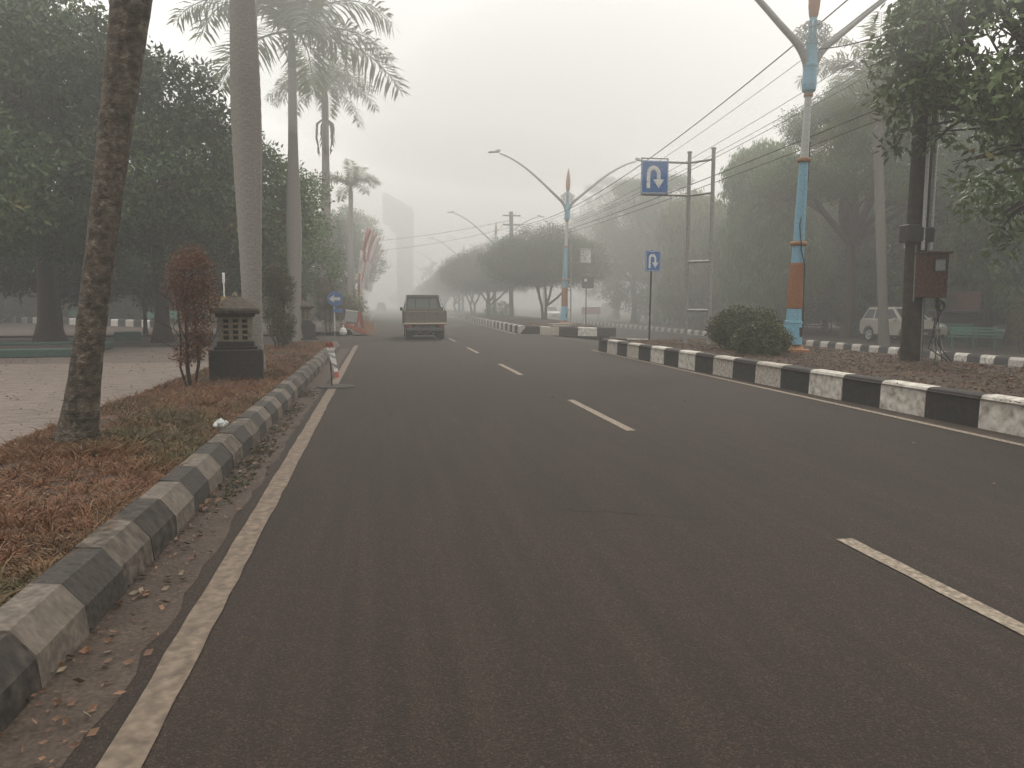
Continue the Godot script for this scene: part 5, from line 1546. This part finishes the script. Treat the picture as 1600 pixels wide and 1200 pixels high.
	tag(lit, "crumpled white wrapper lying on the dry grass by the kerb", "litter")
	# arrow sign
	t = thing("arrow_sign", "round blue sign with white left arrow and smaller plate below", "sign", Vector3(-2.12, 0.05, -36.95))
	g = G.new()
	g.tube([Vector3(0, -0.1, 0), Vector3(0, 1.75, 0)], [0.032], 10)
	obj(g, "post", M.sign_white, t)
	g = G.new()
	g.lathe([Vector2(0.0, 0.0), Vector2(0.35, 0.0), Vector2(0.36, 0.01), Vector2(0.35, 0.02), Vector2(0.0, 0.02)], Vector3(0.05, 1.66, 0.04), 28, Basis(Vector3.RIGHT, PI / 2))
	var disc := obj(g, "sign_disc", M.sign_blue, t)
	g = G.new()
	g.prism(PackedVector2Array([Vector2(-0.26, 0), Vector2(-0.03, 0.19), Vector2(-0.03, 0.07), Vector2(0.26, 0.07), Vector2(0.26, -0.07), Vector2(-0.03, -0.07), Vector2(-0.03, -0.19)]), 0.061, 0.066, Transform3D(Basis(), Vector3(0.03, 1.66, 0)))
	obj(g, "arrow", M.sign_white, disc)
	g = G.new()
	g.box(Vector3(0.16, 1.12, 0.045), Vector3(0.46, 0.2, 0.015), 0.005)
	obj(g, "small_plate", M.sign_blue, t)
	# tumbled roadworks things
	t = thing("tumbled_barrier", "tumbled red barrier frame with a grey board at the roadside", "barrier", Vector3(-1.25, 0.0, -36.9))
	g = G.new()
	g.box(Vector3(-0.10, 0.88, 0.06), Vector3(0.56, 0.52, 0.03), 0.006, Basis(Vector3.BACK, -0.15) * Basis(Vector3.RIGHT, -0.2))
	var bd := obj(g, "grey_board", M.galvanised, t)
	g = G.new()
	g.box(Vector3(-0.06, 1.15, 0.0), Vector3(0.60, 0.04, 0.05), 0.008, Basis(Vector3.BACK, -0.15))
	obj(g, "pale_edge", M.sign_white, bd)
	for q in [[Vector3(0.28, 1.1, 0.0), Vector3(0.05, 0.25, 0.15)], [Vector3(0.28, 1.1, 0.0), Vector3(0.5, 0.05, 0.1)], [Vector3(-0.42, 0.52, 0.1), Vector3(0.42, 0.25, 0.15)], [Vector3(-0.3, 0.46, 0.12), Vector3(0.6, 0.08, 0.3)]]:
		g = G.new()
		var d: Vector3 = q[1] - q[0]
		var z := d.normalized()
		var x := z.cross(Vector3(0.1, 0.2, 1)).normalized()
		g.box((q[0] + q[1]) * 0.5, Vector3(0.16, 0.035, d.length()), 0.01, Basis(x, z.cross(x), z))
		obj(g, "red_plank", M.red_plastic, t)
	g = G.new()
	g.box(Vector3(0.3, 0.03, 0.35), Vector3(0.7, 0.05, 0.16), 0.012, Basis(Vector3.UP, 0.3))
	obj(g, "foot", M.kerb_black, t)
	g = G.new()
	g.prism(PackedVector2Array([Vector2(-0.32, 0.0), Vector2(0.34, 0.0), Vector2(0.36, 0.62), Vector2(-0.06, 0.70)]), 0.0, 0.02, Transform3D(Basis(Vector3.UP, 0.2) * Basis(Vector3.RIGHT, -0.35), Vector3(-0.62, 0.02, -36.75)))
	tag(obj(g, "plywood_sheet", M.tan_board), "tan plywood offcut leaning against the tumbled red barrier", "board")
	g = G.new()
	g.lathe([Vector2(0.0, 0.0), Vector2(0.15, 0.02), Vector2(0.18, 0.14), Vector2(0.14, 0.28), Vector2(0.05, 0.36), Vector2(0.06, 0.44), Vector2(0.0, 0.45)], Vector3(-1.72, 0.03, -36.6), 9)
	tag(obj(g, "plastic_bag", M.sign_white), "white knotted plastic bag at the foot of the barrier", "bag")
	var bn := [[-1.45, -50.0, 5.3, 0.2, 0.0, 0.27], [-1.7, -54.0, 7.1, 0.8, 1.0, 0.32], [-1.6, -57.0, 7.5, 0.6, 1.0, 0.30], [-1.8, -60.0, 7.9, 1.0, 0.0, 0.32], [-1.6, -63.0, 7.7, 0.8, 1.0, 0.35], [-1.8, -66.0, 8.1, 1.1, 1.0, 0.35], [-1.6, -69.0, 8.1, 0.9, 0.0, 0.35], [-1.8, -72.5, 8.3, 1.3, 1.0, 0.38], [-1.6, -76.0, 8.1, 1.0, 1.0, 0.38], [-1.8, -80.0, 8.3, 1.4, 0.0, 0.41], [-1.6, -85.0, 8.3, 1.1, 1.0, 0.41], [-1.6, -91.0, 8.5, 1.4, 1.0, 0.43]]
	var names := ["nearest and shortest", "second", "third", "fourth", "fifth", "sixth", "seventh", "eighth", "ninth", "tenth", "eleventh", "farthest"]
	for k in bn.size():
		var q: Array = bn[k]
		banner("%s of the leaning red and white banners on the left verge" % names[k], Vector3(q[0], 0.15, q[1]), q[2], q[3], q[4], q[5])
	# left park things
	t = thing("collection_box", "yellow box with a pale pole behind the nearest stone lantern", "box", Vector3(-4.75, 0.1, -25.4))
	g = G.new()
	g.box(Vector3(0.0, 0.68, 0), Vector3(0.07, 1.36, 0.07), 0.01)
	obj(g, "stand", M.timber_dark, t)
	g = G.new()
	g.box(Vector3(0.02, 1.46, 0), Vector3(0.32, 0.22, 0.24), 0.015)
	g.box(Vector3(0.02, 1.585, 0), Vector3(0.36, 0.03, 0.28), 0.008)
	obj(g, "box_body", M.yellow_box, t)
	g = G.new()
	g.tube([Vector3(-0.10, 0.0, -0.2), Vector3(-0.10, 2.1, -0.2)], [0.022], 8)
	g.box(Vector3(-0.10, 2.2, -0.2), Vector3(0.08, 0.32, 0.03), 0.008)
	obj(g, "pale_pole", M.sign_white, t)
	bench("green slatted bench behind the rusty shrub in the left park", Vector3(-13.6, 0.12, -51.8), 0.25, "green benches in the left park")
	bench("green bench right of the other one in the left park", Vector3(-11.3, 0.12, -50.6), 0.25, "green benches in the left park")
	bench("green bench under the dark trees left of the leaning palm", Vector3(-20.8, 0.12, -59.5), 0.4, "green benches in the left park")
	t = thing("green_plinth", "low green concrete plinth on the plaza right of the leaning palm", "plinth", Vector3(-9.4, 0.1, -31.0), 0.3)
	t.position.y = 0.11
	g = G.new()
	g.box(Vector3(0, 0.17, 0), Vector3(0.9, 0.34, 0.7), 0.03)
	obj(g, "block", M.kerb_green, t)
	t = thing("planter_bed", "low planter edged with green kerb at the left edge", "planter", Vector3(-11.2, 0.1, -23.4), 0.12)
	g = G.new()
	for s in [[0.0, 1.9, 6.4, 0.22], [0.0, -1.9, 6.4, 0.22]]: g.box(Vector3(s[0], 0.11, s[1]), Vector3(s[2], 0.24, s[3]), 0.03)
	for s in [-3.1, 3.1]: g.box(Vector3(s, 0.108, 0), Vector3(0.22, 0.236, 3.56), 0.03)
	obj(g, "edging", M.kerb_green, t)
	g = G.new()
	g.box(Vector3(0, 0.06, 0), Vector3(5.96, 0.16, 3.56), 0.02)
	obj(g, "bed_soil", M.soil, t)
	# right park things
	bench("green slatted bench under the forked tree at right", Vector3(23.6, -0.32, -27.4), -0.9, "green benches in the right park")
	bench("green bench behind the one under the forked tree", Vector3(26.3, -0.32, -32.2), -0.9, "green benches in the right park")
	t = thing("kiosk", "small dark timber kiosk with a brick red back wall behind the bench", "kiosk", Vector3(28.6, -0.32, -34.0), -0.85)
	for k in 6:
		g = G.new()
		g.box(Vector3(0, 0.12 + 0.22 * k, 0), Vector3(2.6, 0.2, 1.2), 0.015)
		obj(g, "wall_board", M.timber_dark, t)
	g = G.new()
	g.box(Vector3(0, 1.42, 0.1), Vector3(2.9, 0.09, 1.7), 0.02)
	obj(g, "counter_roof", M.car_dark, t)
	g = G.new()
	g.box(Vector3(-0.4, 1.95, -0.75), Vector3(2.0, 0.95, 0.14), 0.02)
	obj(g, "back_wall", M.brick_red, t)
	t = thing("shelter", "low pale roofed shelter left of the clipped column shrub", "shelter", Vector3(27.2, -0.32, -45.2), -0.5)
	for x in [-1.1, 1.1]:
		g = G.new()
		g.box(Vector3(x, 0.6, 0), Vector3(0.1, 1.2, 0.1), 0.01)
		obj(g, "post", M.timber_dark, t)
	g = G.new()
	g.prism(PackedVector2Array([Vector2(-1.4, 1.2), Vector2(1.5, 1.1), Vector2(1.3, 1.32), Vector2(-0.7, 1.75)]), -0.9, 0.9)
	obj(g, "roof", M.concrete, t)
	g = G.new()
	g.box(Vector3(0, 0.42, 0.2), Vector3(2.2, 0.06, 0.5), 0.012)
	obj(g, "seat", M.timber_dark, t)
	t = thing("leaning_boards", "pair of pale boards leaning on a frame behind the small turn sign", "boards", Vector3(23.6, -0.32, -66.5), -0.3)
	for x in [-0.32, 0.32]:
		g = G.new()
		g.box(Vector3(x, 1.55, 0), Vector3(0.34, 3.2, 0.05), 0.01, Basis(Vector3.BACK, -0.28) * Basis(Vector3.RIGHT, -0.15))
		obj(g, "board", M.sign_white, t)
	g = G.new()
	g.tube([Vector3(-0.9, 0, -0.6), Vector3(0.3, 2.6, -0.2)], [0.03], 6)
	obj(g, "strut", M.dark_metal, t)
	t = thing("roadside_panel", "red panel with a white board at its right end across the road", "sign board", Vector3(22.6, -0.32, -79.0), -0.25)
	g = G.new()
	g.box(Vector3(-0.6, 1.05, 0), Vector3(2.0, 0.75, 0.06), 0.012)
	obj(g, "red_panel", M.red_plastic, t)
	g = G.new()
	g.box(Vector3(1.0, 1.2, 0.02), Vector3(1.0, 1.25, 0.06), 0.012)
	obj(g, "white_panel", M.sign_white, t)
	for x in [-1.4, 0.2, 1.3]:
		g = G.new()
		g.box(Vector3(x, 0.4, -0.06), Vector3(0.06, 0.9, 0.06), 0.01)
		obj(g, "leg", M.dark_metal, t)
	t = thing("signal_box", "dark square box on a thin post right of the second lamp", "signal", Vector3(12.9, 0.1, -47.6))
	g = G.new()
	g.tube([Vector3(0, -0.4, 0), Vector3(0, 2.5, 0)], [0.035], 8)
	obj(g, "post", M.dark_metal, t)
	g = G.new()
	g.box(Vector3(0.1, 2.72, 0), Vector3(0.72, 0.72, 0.3), 0.03)
	var sb := obj(g, "housing", M.car_trim, t)
	g = G.new()
	g.lathe([Vector2(0.1, 0.0), Vector2(0.09, 0.03), Vector2(0.0, 0.035)], Vector3(-0.08, 2.85, 0.15), 14, Basis(Vector3.RIGHT, PI / 2))
	obj(g, "lens", M.sign_white, sb)
	g = G.new()
	g.box(Vector3(8.55, 0.41, -36.1), Vector3(1.0, 0.06, 0.5), 0.015, Basis(Vector3.UP, 0.1))
	g.box(Vector3(9.3, 0.40, -39.2), Vector3(1.3, 0.10, 0.8), 0.02, Basis(Vector3.UP, 0.3))
	var slab := obj(g, "concrete_slab", M.concrete)
	tag(slab, "pale flat slab lying on the nose of the far median", "slab")
	# the tower
	t = thing("tower", "tall pale tower with an overhanging top fading into the haze", "tower", Vector3(5.75, -0.5, -212.0), -0.1)
	t.scale = Vector3(0.75, 0.75, 0.75)
	g = G.new()
	g.prism(PackedVector2Array([Vector2(-1.0, 0), Vector2(3.7, 0), Vector2(4.6, 36.0), Vector2(-4.2, 41.0), Vector2(-5.8, 41.0), Vector2(-5.6, 31.0), Vector2(-4.4, 30.2), Vector2(-1.1, 26.4)]), -6.0, 6.0)
	var body := obj(g, "tower_body", M.tower_wall, t)
	for k in 9:
		g = G.new()
		g.box(Vector3(1.4, 2.5 + 3.6 * k, 6.01), Vector3(3.6, 0.35, 0.08), 0.02)
		obj(g, "floor_band", M.tower_panel, body)

func bank(at: Vector3, size: Vector3, density: float) -> void:
	var f := FogVolume.new()
	f.name = numbered("smoke_bank")
	f.shape = RenderingServer.FOG_VOLUME_SHAPE_ELLIPSOID
	f.size = size
	var m := FogMaterial.new()
	m.density = density
	m.albedo = Color(0.95, 0.947, 0.936)
	f.material = m
	add_child(f)
	f.position = at
	f.set_meta("kind", "stuff")
	f.set_meta("label", "pale smoke haze hanging over the road")

func smoke() -> void:
	# smoke lies thicker along the open road than under the park trees, and thicker above than at the ground
	bank(Vector3(3.5, 13.0, -15.0), Vector3(22.0, 18.0, 36.0), 0.022)
	bank(Vector3(17.0, 8.0, -62.0), Vector3(40.0, 34.0, 58.0), 0.0105)
	bank(Vector3(8.0, 4.0, -195.0), Vector3(130.0, 60.0, 260.0), 0.0058)
